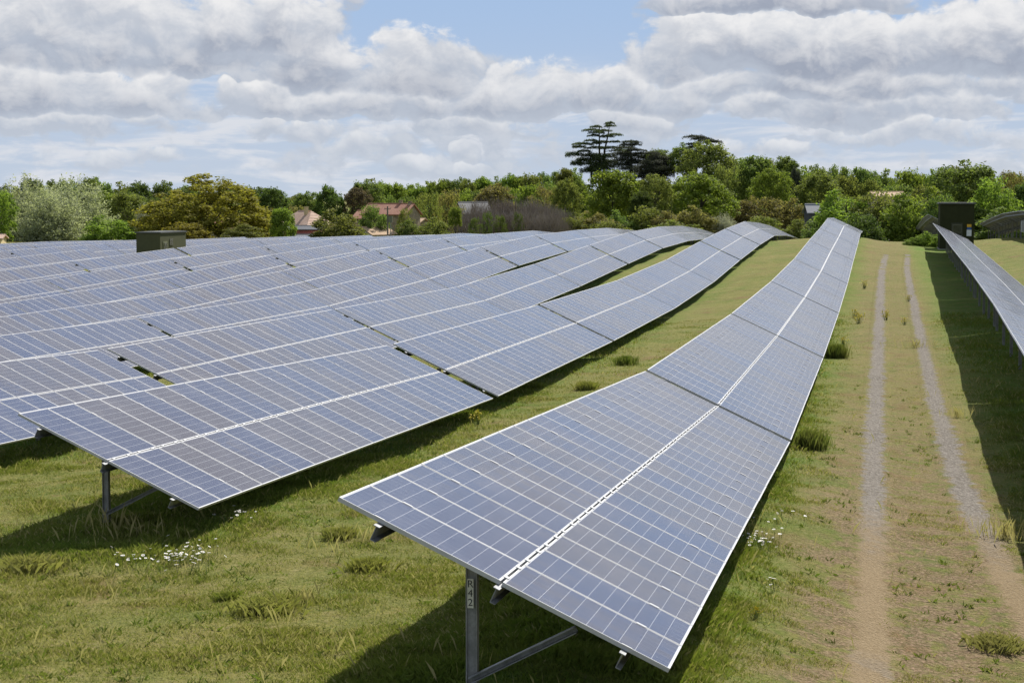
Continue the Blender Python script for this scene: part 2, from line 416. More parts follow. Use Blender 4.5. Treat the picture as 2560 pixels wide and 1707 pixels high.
def m_ground(t, b):
    n = t.node('ShaderNodeGroup', node_tree=GG)
    t.l.new(n.outputs[0], b.inputs['Base Color']); b.inputs['Roughness'].default_value = 0.95; b.inputs['Specular IOR Level'].default_value = 0.1
    h = t.math('ADD', n.outputs[1], t.noise(t.pos(), 5.0, 4, .6))
    t.l.new(t.bump(h, 0.9, 0.07), b.inputs['Normal'])
MAT_GROUND = new_mat('meadow', m_ground)

def m_rut(t, b):
    n = t.node('ShaderNodeGroup', node_tree=GG)
    p = t.pos(); x, y, z = t.sep(p)
    u = t.attr('across')                      # -1..1 over the strip
    sm = t.noise(p, 2.6, 5, .65); fi = t.noise(p, 26.0, 4, .7)
    edge = t.math('ADD', t.math('MULTIPLY', t.math('ABSOLUTE', u), 1.7), t.math('ADD', t.math('MULTIPLY', t.math('SUBTRACT', sm, .5), 2.3), t.math('MULTIPLY', t.math('SUBTRACT', fi, .5), .9)))
    mask = t.ramp(edge, 0.95, 0.48)
    vor = t.node('ShaderNodeTexVoronoi'); vor.inputs['Scale'].default_value = 22.0; t.l.new(p, vor.inputs['Vector'])
    vc = t.node('ShaderNodeSeparateColor'); t.l.new(vor.outputs['Color'], vc.inputs[0])
    stone = t.mix(vc.outputs[0], c4((.10, .095, .085)), c4((.29, .27, .245)))
    soil = t.mix(t.ramp(fi, .3, .7), c4((.200, .145, .078)), c4((.315, .240, .142)))
    far = t.ramp(t.math('ADD', y, t.math('MULTIPLY', sm, 9)), 33, 40)
    patch = t.ramp(t.noise(p, .9, 3, .6), .5, .62)
    gravel = t.math('MAXIMUM', far, t.math('MULTIPLY', t.ramp(y, 24, 20), patch))
    col = t.mix(t.math('MULTIPLY', gravel, .8), soil, stone)
    col = t.mix(mask, n.outputs[0], col)
    t.l.new(col, b.inputs['Base Color']); b.inputs['Roughness'].default_value = .95; b.inputs['Specular IOR Level'].default_value = .1
    t.l.new(t.bump(t.math('ADD', fi, vor.outputs['Distance']), .8, .04), b.inputs['Normal'])
MAT_RUT = new_mat('gravel_rut', m_rut)

def lushness(x, y):
    sh = np.zeros(np.broadcast(x, y).shape)
    for k in range(1, 9): sh = np.maximum(sh, np.exp(-((x - (rowx(k) + 1.4)) / 1.9) ** 4) * np.clip((y - ROW[k][0][0] + 2.4) / 1.6, 0, 1))
    return np.maximum(sh, np.exp(-((x - 4.9) / 2.3) ** 4))
def build_ground():
    xs = np.concatenate([[-6000, -3000, -1500, -800, -500, -350, -250, -180, -140], np.arange(-120, -30, 1.0), np.arange(-30, 8, 0.3), np.arange(8, 40, 1.0), [45, 55, 70, 90, 120, 180, 260, 400, 700, 1500, 3000, 6000]])
    ys = np.concatenate([[-400, -100, -40, -20], np.arange(-10, 12, 2.0), np.arange(12, 60, 0.3), np.arange(60, 130, 0.7), np.arange(130, 320, 1.5), [330, 345, 365, 390, 430, 500, 600, 800, 1200, 2000, 4000, 9000]])
    XX, YY = np.meshgrid(xs, ys, indexing='ij'); Z = ground(XX, YY)
    V = np.stack([XX, YY, Z], -1).reshape(-1, 3); ny = len(ys)
    i, j = np.meshgrid(np.arange(len(xs) - 1), np.arange(ny - 1), indexing='ij'); a = (i * ny + j).ravel()
    Fq = np.stack([a, a + ny, a + ny + 1, a + 1], 1)
    o = link('ground', np_mesh('ground', V, Fq, {'lush': lushness(XX, YY).ravel()}, smooth=True), MAT_GROUND)
    prop(o, 'meadow of green and straw coloured grass under the solar rows', None, None, 'structure')
build_ground()

RUTS = []
def rut(pts, name, label):
    P = np.array([unproject(px, py) for px, py, w in pts]); W = np.array([w * (.90 if py > 1150 else .98) for px, py, w in pts])
    o = np.argsort(P[:, 1]); P = P[o]; W = W[o]
    P = np.vstack([[P[0, 0] - (P[1, 0] - P[0, 0]) * 1.2, 6.0], P]); W = np.concatenate([[W[0]], W])
    y = np.arange(P[0, 1], P[-1, 1], 0.3); x = smooth(np.interp(y, P[:, 1], P[:, 0]), 25); w = smooth(np.interp(y, P[:, 1], W), 15)
    RUTS.append((y, x, w))
    u = np.linspace(-1, 1, 9)
    XX = x[:, None] + u[None, :] * w[:, None]; YY = np.repeat(y[:, None], 9, 1)
    ZZ = ground(XX, YY) + 0.010 - 0.06 * (np.abs(u[None, :]) > .99)
    V = np.stack([XX, YY, ZZ], -1).reshape(-1, 3)
    i, j = np.meshgrid(np.arange(len(y) - 1), np.arange(8), indexing='ij'); a = (i * 9 + j).ravel()
    Fq = np.stack([a, a + 1, a + 10, a + 9], 1)
    ob = link(name, np_mesh(name, V, Fq, {'across': np.tile(u, len(y))}, smooth=True), MAT_RUT)
    prop(ob, label, None, None, 'structure')
rut([(1998, 1568, .62), (2003, 1400, .62), (2005, 1250, .58), (2006, 1100, .52), (2008, 1000, .55), (2013, 900, .55), (2018, 780, .55), (2022, 680, .55), (2026, 620, .55), (2036, 585, .55)], 'track', 'pale gravel wheel rut of the track beside the first solar row')
rut([(2400, 1500, .6), (2318, 1340, .62), (2248, 1200, .60), (2195, 1080, .58), (2158, 960, .55), (2132, 850, .5), (2112, 760, .5), (2092, 670, .48), (2083, 620, .48), (2085, 585, .5)], 'track', 'pale gravel wheel rut of the track beside the shaded grass')

# ------------------------------------------------------------------ solar table parts
MAT_FRAME = plain('aluminium_frame', (.47, .47, .465), .42, .2, .06, 5)
MAT_STEEL = plain('galvanised_steel', (.26, .265, .27), .5, .4, .2, 9)
MAT_POST = plain('weathered_galvanised_post', (.30, .295, .275), .65, .1, .2, 5)
MAT_BACK = plain('white_backsheet', (.24, .245, .25), .6, 0, .06)
def m_cells(t, b):
    x, y, z = t.sep(t.obj()); r = t.rand()
    P = 0.1560; Q = 0.1602
    def line(c, per, w, off=0.0):
        c2 = t.math('ADD', c, off) if off else c
        return t.math('LESS_THAN', t.math('PINGPONG', c2, per / 2), w)
    gapx = line(x, P, .0010); gapy = line(y, Q, .0017); bus = line(x, P / 3, .0015, P / 6)
    edge = t.math('MAXIMUM', t.math('GREATER_THAN', t.math('ABSOLUTE', x), .4690), t.math('GREATER_THAN', t.math('ABSOLUTE', y), .8020))
    # each cell of a module differs a little; modules differ in tint (blue to brownish grey)
    wn = t.node('ShaderNodeTexWhiteNoise', noise_dimensions='4D')
    t.l.new(t.comb(t.math('FLOOR', t.math('DIVIDE', x, P)), t.math('FLOOR', t.math('DIVIDE', y, Q))), wn.inputs['Vector']); t.l.new(r, wn.inputs['W'])
    cr = t.noise(t.obj(), 60, 2, .5)
    tint = t.ramp(t.math('ADD', r, t.math('MULTIPLY', t.math('SUBTRACT', wn.outputs['Value'], .5), .25)), .30, .78)
    cell = t.mix(tint, c4((.018, .029, .088)), c4((.060, .045, .049)))
    cell = t.mix(t.math('MULTIPLY', cr, .5), cell, c4((.055, .065, .11)))
    cell = t.mix(bus, cell, c4((.40, .41, .44)))
    cell = t.mix(gapx, cell, c4((.36, .37, .40)))
    cell = t.mix(gapy, cell, c4((.52, .53, .55)))
    cell = t.mix(edge, cell, c4((.64, .64, .64)))
    p = t.pos(); dirt = t.noise(p, 1.3, 5, .65)
    cell = t.mix(t.ramp(dirt, .40, .8, 0.02, .10), cell, c4((.36, .34, .32)))
    vs = t.node('ShaderNodeTexVoronoi'); vs.inputs['Scale'].default_value = 1.6; t.l.new(p, vs.inputs['Vector'])
    vc = t.node('ShaderNodeSeparateColor'); t.l.new(vs.outputs['Color'], vc.inputs[0])
    spot = t.math('MULTIPLY', t.math('LESS_THAN', t.math('ADD', vs.outputs['Distance'], t.math('MULTIPLY', t.noise(p, 22, 2, .5), .04)), .052), t.math('GREATER_THAN', vc.outputs[0], .86))
    cell = t.mix(t.math('MULTIPLY', spot, .8), cell, t.mix(t.math('GREATER_THAN', vc.outputs[1], .45), c4((.5, .5, .46)), c4((.03, .03, .03))))
    t.l.new(cell, b.inputs['Base Color'])
    t.l.new(t.ramp(dirt, .3, .8, .10, .24), b.inputs['Roughness']); b.inputs['IOR'].default_value = 1.5
    b.inputs['Specular IOR Level'].default_value = .36
    b.inputs['Sheen Weight'].default_value = .08; b.inputs['Sheen Roughness'].default_value = .45; b.inputs['Sheen Tint'].default_value = (.95, .95, 1, 1)
MAT_CELL = new_mat('solar_cells', m_cells)

def module_mesh():
    """one framed module: frame, glass and its two side clamps"""
    b = MB(); hw, hl, t = MW / 2, ML / 2, TH; fr = .011
    for s in (-1, 1):
        b.box((s * (hw - fr / 2), 0, -t / 2), (fr, ML, t), 1)
        b.box((0, s * (hl - fr / 2), -t / 2), (MW - 2 * fr, fr, t), 1)
    x, y, z = hw - fr, hl - fr, -.003
    b.quad((-x, -y, z), (x, -y, z), (x, y, z), (-x, y, z), 0)
    z = -.011
    b.quad((-x, -y, z), (-x, y, z), (x, y, z), (x, -y, z), 2)
    b.box((0, hl - .14, -.028), (.12, .10, .03), 3)
    for s in (-1, 1):      # half of the clamp that bridges to the neighbouring module
        b.box((s * (hw - .003), hl - .42, .0020), (.024, .10, .004), 1)
    return b.mesh('solar_module', [MAT_CELL, MAT_FRAME, MAT_BACK, MAT_STEEL])
ME_MODULE = module_mesh()
ZPROF = [(-.03, .07), (.03, .07), (.03, .062), (.004, .062), (.004, -.062), (.05, -.062), (.05, -.07), (-.004, -.07), (-.004, .062), (-.03, .062)]
CPROF = [(-.045, .03), (.045, .03), (.045, .022), (-.037, .022), (-.037, -.022), (.045, -.022), (.045, -.03), (-.045, -.03)]
def rail_mesh():
    b = MB(); b.prism(ZPROF, (0, -.13, 0), (0, TL + .09, 0)); return b.mesh('rail', [MAT_STEEL])
ME_RAIL = rail_mesh()
def hprof(w, d, t): return [(-w/2, d/2), (w/2, d/2), (w/2, d/2 - t), (t/2, d/2 - t), (t/2, -d/2 + t), (w/2, -d/2 + t), (w/2, -d/2), (-w/2, -d/2), (-w/2, -d/2 + t), (-t/2, -d/2 + t), (-t/2, d/2 - t), (-w/2, d/2 - t)]
def post_mesh(h):
    b = MB(); b.prism(hprof(.085, .105, .008), (0, 0, -h), (0, 0, 0), up=(1, 0, 0)); return b.mesh('post', [MAT_POST])
ME_POST = post_mesh(1.0)          # one metre long, stretched to the ground
def rafter_mesh():
    b = MB(); b.prism(CPROF, (.85, 0, 0), (1.80, 0, 0)); return b.mesh('rafter', [MAT_STEEL])
ME_RAFTER = rafter_mesh()
def clamp_mesh():
    b = MB(); b.box((0, 0, .0), (.03, .07, .05)); b.box((0, 0, .028), (.052, .075, .006)); return b.mesh('gap_clamp', [MAT_FRAME])
ME_CLAMP = clamp_mesh()
POSTS_AT = [1.0, 6.0, 11.0, 16.0, 21.0]

ORD = 'first second third fourth fifth sixth seventh eighth ninth tenth eleventh twelfth thirteenth'.split()
def table(A, B, label, group, level=2, first_post=None, post_off=1.17):
    """A, B: upper edge near and far, as (x, y, z)"""
    A, B = Vector(A), Vector(B); u = (B - A).normalized()
    hz = Vector((u.y, -u.x, 0)).normalized(); n0 = hz.cross(u).normalized()
    if n0.z < 0: n0 = -n0
    v = hz * math.cos(TILT) - n0 * math.sin(TILT); n = n0 * math.cos(TILT) + hz * math.sin(TILT)
    base = Vector((A.x + hz.x * post_off, A.y + hz.y * post_off, 0)); base.z = gz(base.x, base.y)
    root = empty('solar_table', label, 'solar panel table', base, 0, group)
    def basis(ex, ey, ez, o):
        M = Matrix.Identity(4)
        for i, e in enumerate((ex, ey, ez)): M[0][i], M[1][i], M[2][i] = e
        M.translation = o - base; return M
    ha, hb = ML / 2, ML * 1.5 + .022
    for i in range(NMOD):
        c = u * (PM * (i + .5))
        jit = RNG.normal(0, .0012, 4)
        link('solar_module', ME_MODULE, None, root, basis(u, -v, n, A + c + v * (ha + jit[0]) + n * jit[1]))
        link('solar_module', ME_MODULE, None, root, basis(-u, v, n, A + c + v * (hb + jit[2]) + n * jit[3]))
    for q in (.45, 1.661, 2.90):
        link('rail', ME_RAIL, None, root, basis(v, u, n, A + v * q - n * (TH + .074)))
    pa = list(POSTS_AT)
    if first_post: pa[0] = first_post
    for s in pa:
        q = post_off / math.cos(TILT)
        top = A + u * s + v * q - n * (TH + (.03 if level == 4 and s == pa[0] else .20))
        g = gz(top.x, top.y); h = top.z - g + .25
        M = Matrix.Translation(top - base) @ Matrix.Diagonal((1, 1, h, 1))
        po = link('post', ME_POST, None, root, M)
        if level >= 2 and not (level == 4 and s == pa[0]):
            link('rafter', ME_RAFTER, None, root, basis(v, u, n, A + u * (s + .13) - n * (TH + .176)))
        if level >= 2:
            b = MB(); lo = Vector((top.x, top.y, max(g + .15, top.z - (1.05 if level == 4 and s == pa[0] else .93)))); hi = A + u * s + v * 2.42 - n * (TH + .10)
            ofs = u * -.085
            b.prism(CPROF, lo + ofs - base, hi + ofs - base)
            b.build('brace', MAT_STEEL, root)
        if s == pa[0] and level == 4: root['_post'] = po.name
    if level >= 3:
        for i in range(NMOD):
            for f in (.22, .78):
                link('gap_clamp', ME_CLAMP, None, root, basis(v, u, n, A + u * (PM * (i + f)) + v * (ML + .011) - n * .024))
    return root, A, u, v, n, base

def zrow(k, y):
    p = ROW[k]; return float(np.interp(y, [q[0] for q in p], [q[1] for q in p])) + CAMZ
ROWNAME = {1: 'row beside the dirt track'}
for k in range(2, 13): ROWNAME[k] = ORD[k - 1] + ' row from the track'
starts = {1: [15.65 + 22.3 * i for i in range(8)]}
for k in range(2, 13):
    starts[k] = [G[i] for i in range(*SPAN[k])]
starts[9].remove(161.3)
FIRST = None
for k in range(1, 13):
    grp = 'solar tables in the ' + ROWNAME[k]
    for i, s in enumerate(starts[k]):
        x = rowx(k); A = (x, s, zrow(k, s)); B = (x, s + TL, zrow(k, s + TL))
        lv = 1
        if k <= 2: lv = 2
        if k <= 2 and i <= 1: lv = 3
        if k == 1 and i == 0: lv = 4
        look = 'solar table'
        lab = f'{ORD[i]} solar table from the near end of the {ROWNAME[k]}'
        if k == 1 and i == 0: lab = 'large front solar table with numbered post, beginning the row beside the dirt track'
        r = table(A, B, lab, grp, lv, post_off=(1.19 if k == 1 else 1.17), first_post=(.35 if k == 1 and i == 0 else .9 if i == 0 and k == 2 else None))
        if k == 1 and i == 0: FIRST = r
# row across the track
def zx0(P, y): return (float(np.interp(y, [q[0] for q in P], [q[1] for q in P])), y, float(np.interp(y, [q[0] for q in P], [q[2] for q in P])) + CAMZ)
for i, s in enumerate([-9.85, 12.25, 34.35, 56.45, 78.55, 100.65, 122.75, 144.85]):
    table(zx0(ROW0, s), zx0(ROW0, s + TL), f'{ORD[7 - i]} solar table from the far end of the tall row across the track', 'solar tables in the tall row across the track', 2, post_off=1.3)
for i, s in enumerate([189.5, 211.8, 234.1]):
    table(zx0(ROW0B, s), zx0(ROW0B, s + TL), f'{ORD[i]} solar table of the humped row beginning behind the dark cabin', 'solar tables beyond the dark cabin', 2)
for i, s in enumerate([134.0, 156.3, 178.6, 200.9, 223.2]):
    table(zx0(ROWR, s), zx0(ROWR, s + TL), f'{ORD[4 - i]} solar table from the far end of the humped row showing its underside', 'solar tables on the rise past the dark cabin', 2)

# number plate on the first post
def number_plate():
    root, A, u, v, n, base = FIRST
    po = bpy.data.objects[root['_post']]; del root['_post']
    top = po.matrix_basis.translation + base
    MATP = plain('cream_plate', (.62, .60, .50), .5); MATI = plain('black_ink', (.02, .02, .02), .6)
    b = MB(); yf = top.y - .0545
    cx, zc = top.x - .006, top.z - .255
    W, H = .058, .27
    b.box((cx, yf, zc), (W, .004, H), 0)
    deps = bpy.context.evaluated_depsgraph_get
    for ch, dz in (('R', .085), ('4', 0), ('2', -.085)):
        cu = bpy.data.curves.new('digit', 'FONT'); cu.body = ch; cu.size = .095; cu.align_x = 'CENTER'; cu.align_y = 'CENTER'; cu.extrude = .0008
        ob = bpy.data.objects.new('digit', cu); COL.objects.link(ob)
        me = bpy.data.meshes.new_from_object(ob.evaluated_get(deps()))
        for p in me.polygons:
            b.poly([(cx + me.vertices[i].co.x, yf - .0032 - me.vertices[i].co.z, zc + dz + me.vertices[i].co.y) for i in p.vertices], 1)
        bpy.data.objects.remove(ob); bpy.data.curves.remove(cu); bpy.data.meshes.remove(me)
    o = b.build('number_plate', [MATP, MATI], po, po.matrix_basis.inverted() @ Matrix.Translation(-base))
    o['label'] = 'cream plate lettered R 4 2 down the post'
number_plate()

# ------------------------------------------------------------------ transformer cabins
MAT_CAB = plain('olive_cabin_paint', (.088, .092, .046), .8, 0, .06, 2, 0, .15)
MAT_CABROOF = plain('cabin_roof', (.075, .08, .07), .6, 0, .1, 2)
MAT_DOOR = plain('olive_door', (.17, .175, .09), .5, 0, .06, 2)
MAT_LOUVRE = plain('louvre_metal', (.13, .135, .09), .5, 0, .08, 4)
MAT_DARKCAB = plain('dark_olive_cabin_paint', (.036, .040, .018), .9, 0, .08, 2, 0, .08)
MAT_DARKDOOR = plain('dark_olive_door', (.038, .040, .020), .7, 0, .08, 2)
MAT_WHITE = plain('white_label', (.62, .65, .68), .5, 0, .04)
MAT_YELLOW = plain('yellow_label', (.62, .36, .02), .5, 0, .04)
MAT_BLUE = plain('blue_label', (.03, .10, .32), .5, 0, .04)
MAT_CONC = plain('concrete_plinth', (.30, .29, .27), .9, 0, .1, 3)
def louvre(b, c, w, h, ax, n=7, m=0):
    """slatted grille lying in the plane facing axis ax ('y-' or 'x+')"""
    for k in range(n):
        z = c[2] - h / 2 + (k + .5) * h / n
        if ax == 'y-':
            M = Matrix.Translation((c[0], c[1], z)) @ Matrix.Rotation(math.radians(38), 4, 'X'); b.box((0, 0, 0), (w, .012, h / n * .9), m, M)
        else:
            M = Matrix.Translation((c[0], c[1], z)) @ Matrix.Rotation(math.radians(38), 4, 'Y'); b.box((0, 0, 0), (.012, w, h / n * .9), m, M)
    t = .04
    for s in (-1, 1):
        if ax == 'y-':
            b.box((c[0] + s * (w / 2 + t / 2), c[1], c[2]), (t, .05, h + 2 * t), m); b.box((c[0], c[1], c[2] + s * (h / 2 + t / 2)), (w, .05, t), m)
        else:
            b.box((c[0], c[1] + s * (w / 2 + t / 2), c[2]), (.05, t, h + 2 * t), m); b.box((c[0], c[1], c[2] + s * (h / 2 + t / 2)), (.05, w, t), m)

def cabin_common(root, w, l, h, mat, over):
    b = MB(); b.box((0, l / 2, h / 2 - .3), (w, l, h + .6)); b.build('body', mat, root)
    b = MB(); b.box((0, l / 2, h + .06), (w + 2 * over, l + 2 * over, .12)); b.box((0, l / 2, h + .135), (w + 2 * over - .25, l + 2 * over - .25, .03)); b.build('roof', MAT_CABROOF, root)
    b = MB(); b.box((0, l / 2, -.15), (w + .16, l + .16, .5)); b.build('plinth', MAT_CONC, root)

# pale olive cabin standing among the rows (front faces the near end, door side faces the sun)
cx, cy = -73.1, 174.9
base = gz(-72, 174.9) - .05
root = empty('transformer_cabin', 'olive green flat roofed transformer cabin standing among the solar rows', 'cabin', (cx, cy, base))
H1 = zat(533.5, 185.6) - base - .12
cabin_common(root, 2.6, 7.0, H1, MAT_CAB, .10)
fx = 1.3
b = MB(); b.box((fx + .02, 1.25, 1.15), (.05, 1.15, 2.3)); d = b.build('door', MAT_DOOR, root)
b = MB(); louvre(b, (fx + .06, 1.25, 1.75), .75, .75, 'x+'); b.build('louvre', MAT_LOUVRE, d)
b = MB(); b.box((fx + .07, 1.72, 1.1), (.05, .04, .16)); b.build('handle', MAT_STEEL, d)
b = MB(); louvre(b, (fx + .03, 2.9, 2.2), .75, .6, 'x+'); b.build('vent', MAT_LOUVRE, root)

# dark cabin behind the tall row
cx, cy = 7.05, 175.0
base = gz(cx, cy) - .1
root = empty('transformer_cabin', 'dark olive transformer cabin with louvred door and posted signs behind the tall row', 'cabin', (cx, cy, base))
H2 = zat(466, 171.5) - base - .12
cabin_common(root, 3.1, 6.0, H2, MAT_DARKCAB, .16)
dx = -1.55 + 3.1 * .50
b = MB(); b.box((dx, -.02, 1.28), (1.06, .05, 2.5)); d = b.build('door', MAT_DARKDOOR, root)
b = MB(); louvre(b, (dx, -.06, 2.0), .72, .68, 'y-'); b.build('louvre', MAT_LOUVRE, d)
b = MB(); louvre(b, (dx, -.06, .55), .72, .68, 'y-'); b.build('louvre', MAT_LOUVRE, d)
b = MB(); b.box((dx + .40, -.07, 1.3), (.05, .05, .16)); b.build('handle', MAT_STEEL, d)
sx = -1.55 + 3.1 * .855
for zz, hh, ww, mm, nm in ((2.27, .26, .40, MAT_YELLOW, 'yellow'), (2.02, .18, .40, MAT_BLUE, 'blue'), (1.60, .58, .44, MAT_WHITE, 'white')):
    b = MB(); b.box((sx, -.018, zz), (ww, .03, hh)); o = b.build('notice', mm, root); o['label'] = nm + ' notice fixed beside the cabin door'

# inverter box under the right-hand humped row
ix, iy = 13.2, 176.0
base = gz(ix, iy)
root = empty('inverter_box', 'white metal inverter box mounted under the humped row past the dark cabin', 'inverter box', (ix, iy, base))
b = MB(); b.box((0, 0, 1.15), (.62, .32, 1.05)); b.build('housing', MAT_WHITE, root)
b = MB(); b.box((0, -.175, 1.15), (.52, .03, .9)); b.build('door', plain('inverter_door', (.5, .52, .54), .4), root)
b = MB(); b.box((-.26, .1, .2), (.05, .05, 1.0)); b.build('leg', MAT_STEEL, root)
b = MB(); b.box((.26, .1, .2), (.05, .05, 1.0)); b.build('leg', MAT_STEEL, root)

# ------------------------------------------------------------------ houses
def m_tiles(t, b, a=(.30, .115, .065), c=(.40, .20, .13)):
    p = t.obj(); x, y, z = t.sep(p)
    cell = t.noise(t.comb(t.math('MULTIPLY', x, 5), t.math('MULTIPLY', y, 3), t.math('MULTIPLY', z, 3)), 1.4, 4, .7); big = t.noise(p, .6, 4, .6)
    f = t.math('ADD', t.math('MULTIPLY', cell, .6), t.math('MULTIPLY', big, .5))
    t.set(b.inputs['Base Color'], t.mix(t.ramp(f, .38, .68), c4(a), c4(c)))
    w = t.math('SINE', t.math('MULTIPLY', x, 28)); t.l.new(t.bump(w, .7, .05), b.inputs['Normal'])
    b.inputs['Roughness'].default_value = .85
MAT_TILE = new_mat('red_roof_tiles', m_tiles)
MAT_TILE2 = new_mat('pale_roof_tiles', m_tiles, a=(.42, .27, .19), c=(.56, .40, .30))
MAT_TILE3 = new_mat('straw_roof_tiles', m_tiles, a=(.40, .26, .15), c=(.52, .37, .23))
MAT_STONE = plain('rubble_stone_wall', (.36, .29, .19), .9, 0, .25, 1.6, .4)
MAT_CREAM = plain('cream_render', (.62, .50, .27), .85, 0, .06, 1)
MAT_WALLW = plain('white_render', (.70, .72, .75), .85, 0, .05, 1)
MAT_PINK = plain('pink_render', (.50, .19, .18), .85, 0, .07, 1)
MAT_SLATE = plain('dark_slate', (.07, .075, .085), .55, 0, .1, 3)
MAT_GREYROOF = plain('grey_fibre_roof', (.19, .185, .18), .8, 0, .1, 2)
MAT_GLASS = plain('dark_window_glass', (.03, .035, .04), .1)
MAT_TRIM = plain('pale_stone_trim', (.5, .46, .38), .8)
def house(name, label, px, dist, yaw, L, W, zb, ze, zr, wall, roof, wins=(), chimneys=(), hip=0.0, cat='house', pos=None):
    """gabled building; local x along the ridge, yaw measured from the picture plane; zb, ze, zr: base, eave and ridge heights"""
    x, y = at(px, dist) if pos is None else pos
    g = min(gz(x, y), zb)
    root = empty(name, label, cat, (x, y, g), YAW + yaw)
    e, r = ze - g, zr - g; hl, hw = L / 2, W / 2
    b = MB(); b.quad((-hl, -hw, -1), (hl, -hw, -1), (hl, -hw, e), (-hl, -hw, e)); b.quad((hl, hw, -1), (-hl, hw, -1), (-hl, hw, e), (hl, hw, e))
    if hip: 
        b.quad((hl, -hw, -1), (hl, hw, -1), (hl, hw, e), (hl, -hw, e)); b.quad((-hl, hw, -1), (-hl, -hw, -1), (-hl, -hw, e), (-hl, hw, e))
    else:
        b.poly([(hl, -hw, -1), (hl, hw, -1), (hl, hw, e), (hl, 0, r - .04), (hl, -hw, e)]); b.poly([(-hl, hw, -1), (-hl, -hw, -1), (-hl, -hw, e), (-hl, 0, r - .04), (-hl, hw, e)])
    b.build('wall', wall, root)
    b = MB(); ov = .3; hx = hl + (.3 if not hip else .35); t = .14
    sl = (r - e) / hw; lo = e - sl * ov; rx = hx - hip
    for s in (-1, 1):
        pts = [(-hx, s * (hw + ov), lo), (hx, s * (hw + ov), lo), (rx, 0, r), (-rx, 0, r)]
        b.poly([(p[0], p[1], p[2] + t) for p in pts]); b.poly([(p[0], p[1], p[2]) for p in pts][::-1])
        b.quad(pts[0], pts[1], (pts[1][0], pts[1][1], lo + t), (pts[0][0], pts[0][1], lo + t))
        for ex in (-1, 1):
            if hip: b.poly([(ex * hx, -(hw + ov), lo + t), (ex * hx, hw + ov, lo + t), (ex * rx, 0, r + t)]) if s == 1 else None
            else: b.quad((ex * hx, s * (hw + ov), lo), (ex * hx, 0, r), (ex * hx, 0, r + t), (ex * hx, s * (hw + ov), lo + t))
    b.tube([(-rx, 0, r + t - .02), (rx, 0, r + t - .02)], [.11, .11], 6)
    ro = b.build('roof', roof, root)
    for cxx, cyy, ch in chimneys:
        b = MB(); b.box((cxx, cyy, r + ch / 2 - .3), (.5, .5, ch + .6)); b.box((cxx, cyy, r + ch + .05), (.62, .62, .1)); b.build('chimney', wall, ro)
    for face, a, z, w, h in wins:
        b = MB()
        if face == 'f': b.box((a, -hw - .01, z), (w, .06, h)); c = (a, -hw - .05, z); d = (w - .14, .05, h - .14)
        else: b.box((hl + .01, a, z), (.06, w, h)); c = (hl + .05, a, z); d = (.05, w - .14, h - .14)
        f = b.build('window', MAT_TRIM, root); b = MB(); b.box(c, d); b.build('pane', MAT_GLASS, f)
    return root
# stone house with the red roof
D = 290
house('stone_house', 'old stone house with red tiled roof and gable among the trees', 898, D, math.radians(-22), 7.6, 5.6, -2.4, zat(492, D), zat(470, D), MAT_STONE, MAT_TILE,
      [('f', 1.2, 2.0, 1.0, 1.5), ('f', 2.7, 2.0, .9, 1.4), ('f', -2.0, 2.0, 1.0, 1.5), ('e', 0, 3.2, .8, 1.0)], [(1.6, 0.2, .6), (3.4, -.2, .4)])
house('house_annexe', 'low red tiled annexe on the chimney side of the stone house', 848, D + 3, math.radians(-22), 3.6, 4.5, -2.4, zat(502, D), zat(486, D), MAT_STONE, MAT_TILE, [('f', 1.0, 1.6, .9, 1.2)], cat='annexe')
house('lean_to_shed', 'small red tiled shed against the gable of the stone house', 954, D + 6, math.radians(-22), 3.0, 3.4, -2.4, zat(512, D), zat(504, D), MAT_STONE, MAT_TILE3, cat='shed')
# cream house with pale hipped roof and white chimney
D = 285
house('cream_house', 'cream house with pale tiled hipped roof and white chimney behind the pink shed', 700, D + 6, math.radians(-35), 6.2, 6.2, -2.6, zat(517, D), zat(487, D), MAT_CREAM, MAT_TILE2, [('f', 1.2, 2.2, 1.1, 1.3), ('e', 1.2, 2.2, 1.0, 1.3)], [(1.0, -.8, .7)], hip=2.1)
house('pink_shed', 'pink rendered shed with dark slate roof at the field edge', 699, D - 6, math.radians(-4), 5.6, 4.0, -2.6, zat(526, D), zat(519, D), MAT_PINK, MAT_SLATE, cat='shed')
house('slate_porch', 'low dark slate porch roof in front of the pink shed', 707, D - 12, math.radians(-4), 4.0, 2.2, -2.6, zat(541, D), zat(537, D), MAT_PINK, MAT_SLATE, cat='porch')
house('white_shed', 'white walled shed with straw coloured tiled roof below the olive bush', 859, D - 10, math.radians(38), 4.2, 5.6, -2.6, zat(536, D), zat(521, D), MAT_WALLW, MAT_TILE3, cat='shed')
house('grey_barn', 'grey roofed barn half hidden by the bare thicket', 1086, 330, math.radians(20), 5.2, 5, -2.5, zat(490, 330), zat(466, 330), MAT_GREYROOF, MAT_GREYROOF, cat='barn')
house('long_farm_roof', 'long straw tiled roof peeping over the green hedge', 2036, 300, math.radians(3), 5.0, 5, -2, zat(452, 300), zat(442.5, 300), MAT_STONE, MAT_TILE3, cat='farm building')
house('grey_shed', 'grey metal roofed shed glimpsed beside the green hedge', 1866, 305, math.radians(5), 2.0, 3.0, -2.5, zat(488, 300), zat(471, 300), plain('blue_grey_cladding', (.075, .078, .09), .8), plain('grey_metal_roof', (.22, .23, .25), .7, .0), cat='shed')
house('red_roofed_cottage', 'red tiled cottage glimpsed through the golden oak', 520, 292, math.radians(-10), 4, 4, -2.6, zat(524, 292), zat(510, 292), MAT_TRIM, MAT_TILE, cat='cottage')
house('field_edge_house', 'pale house at the picture edge behind the far rows', -16, 250, math.radians(5), 2.6, 4, -2.6, zat(548, 250), zat(541, 250), MAT_CREAM, MAT_TILE2)
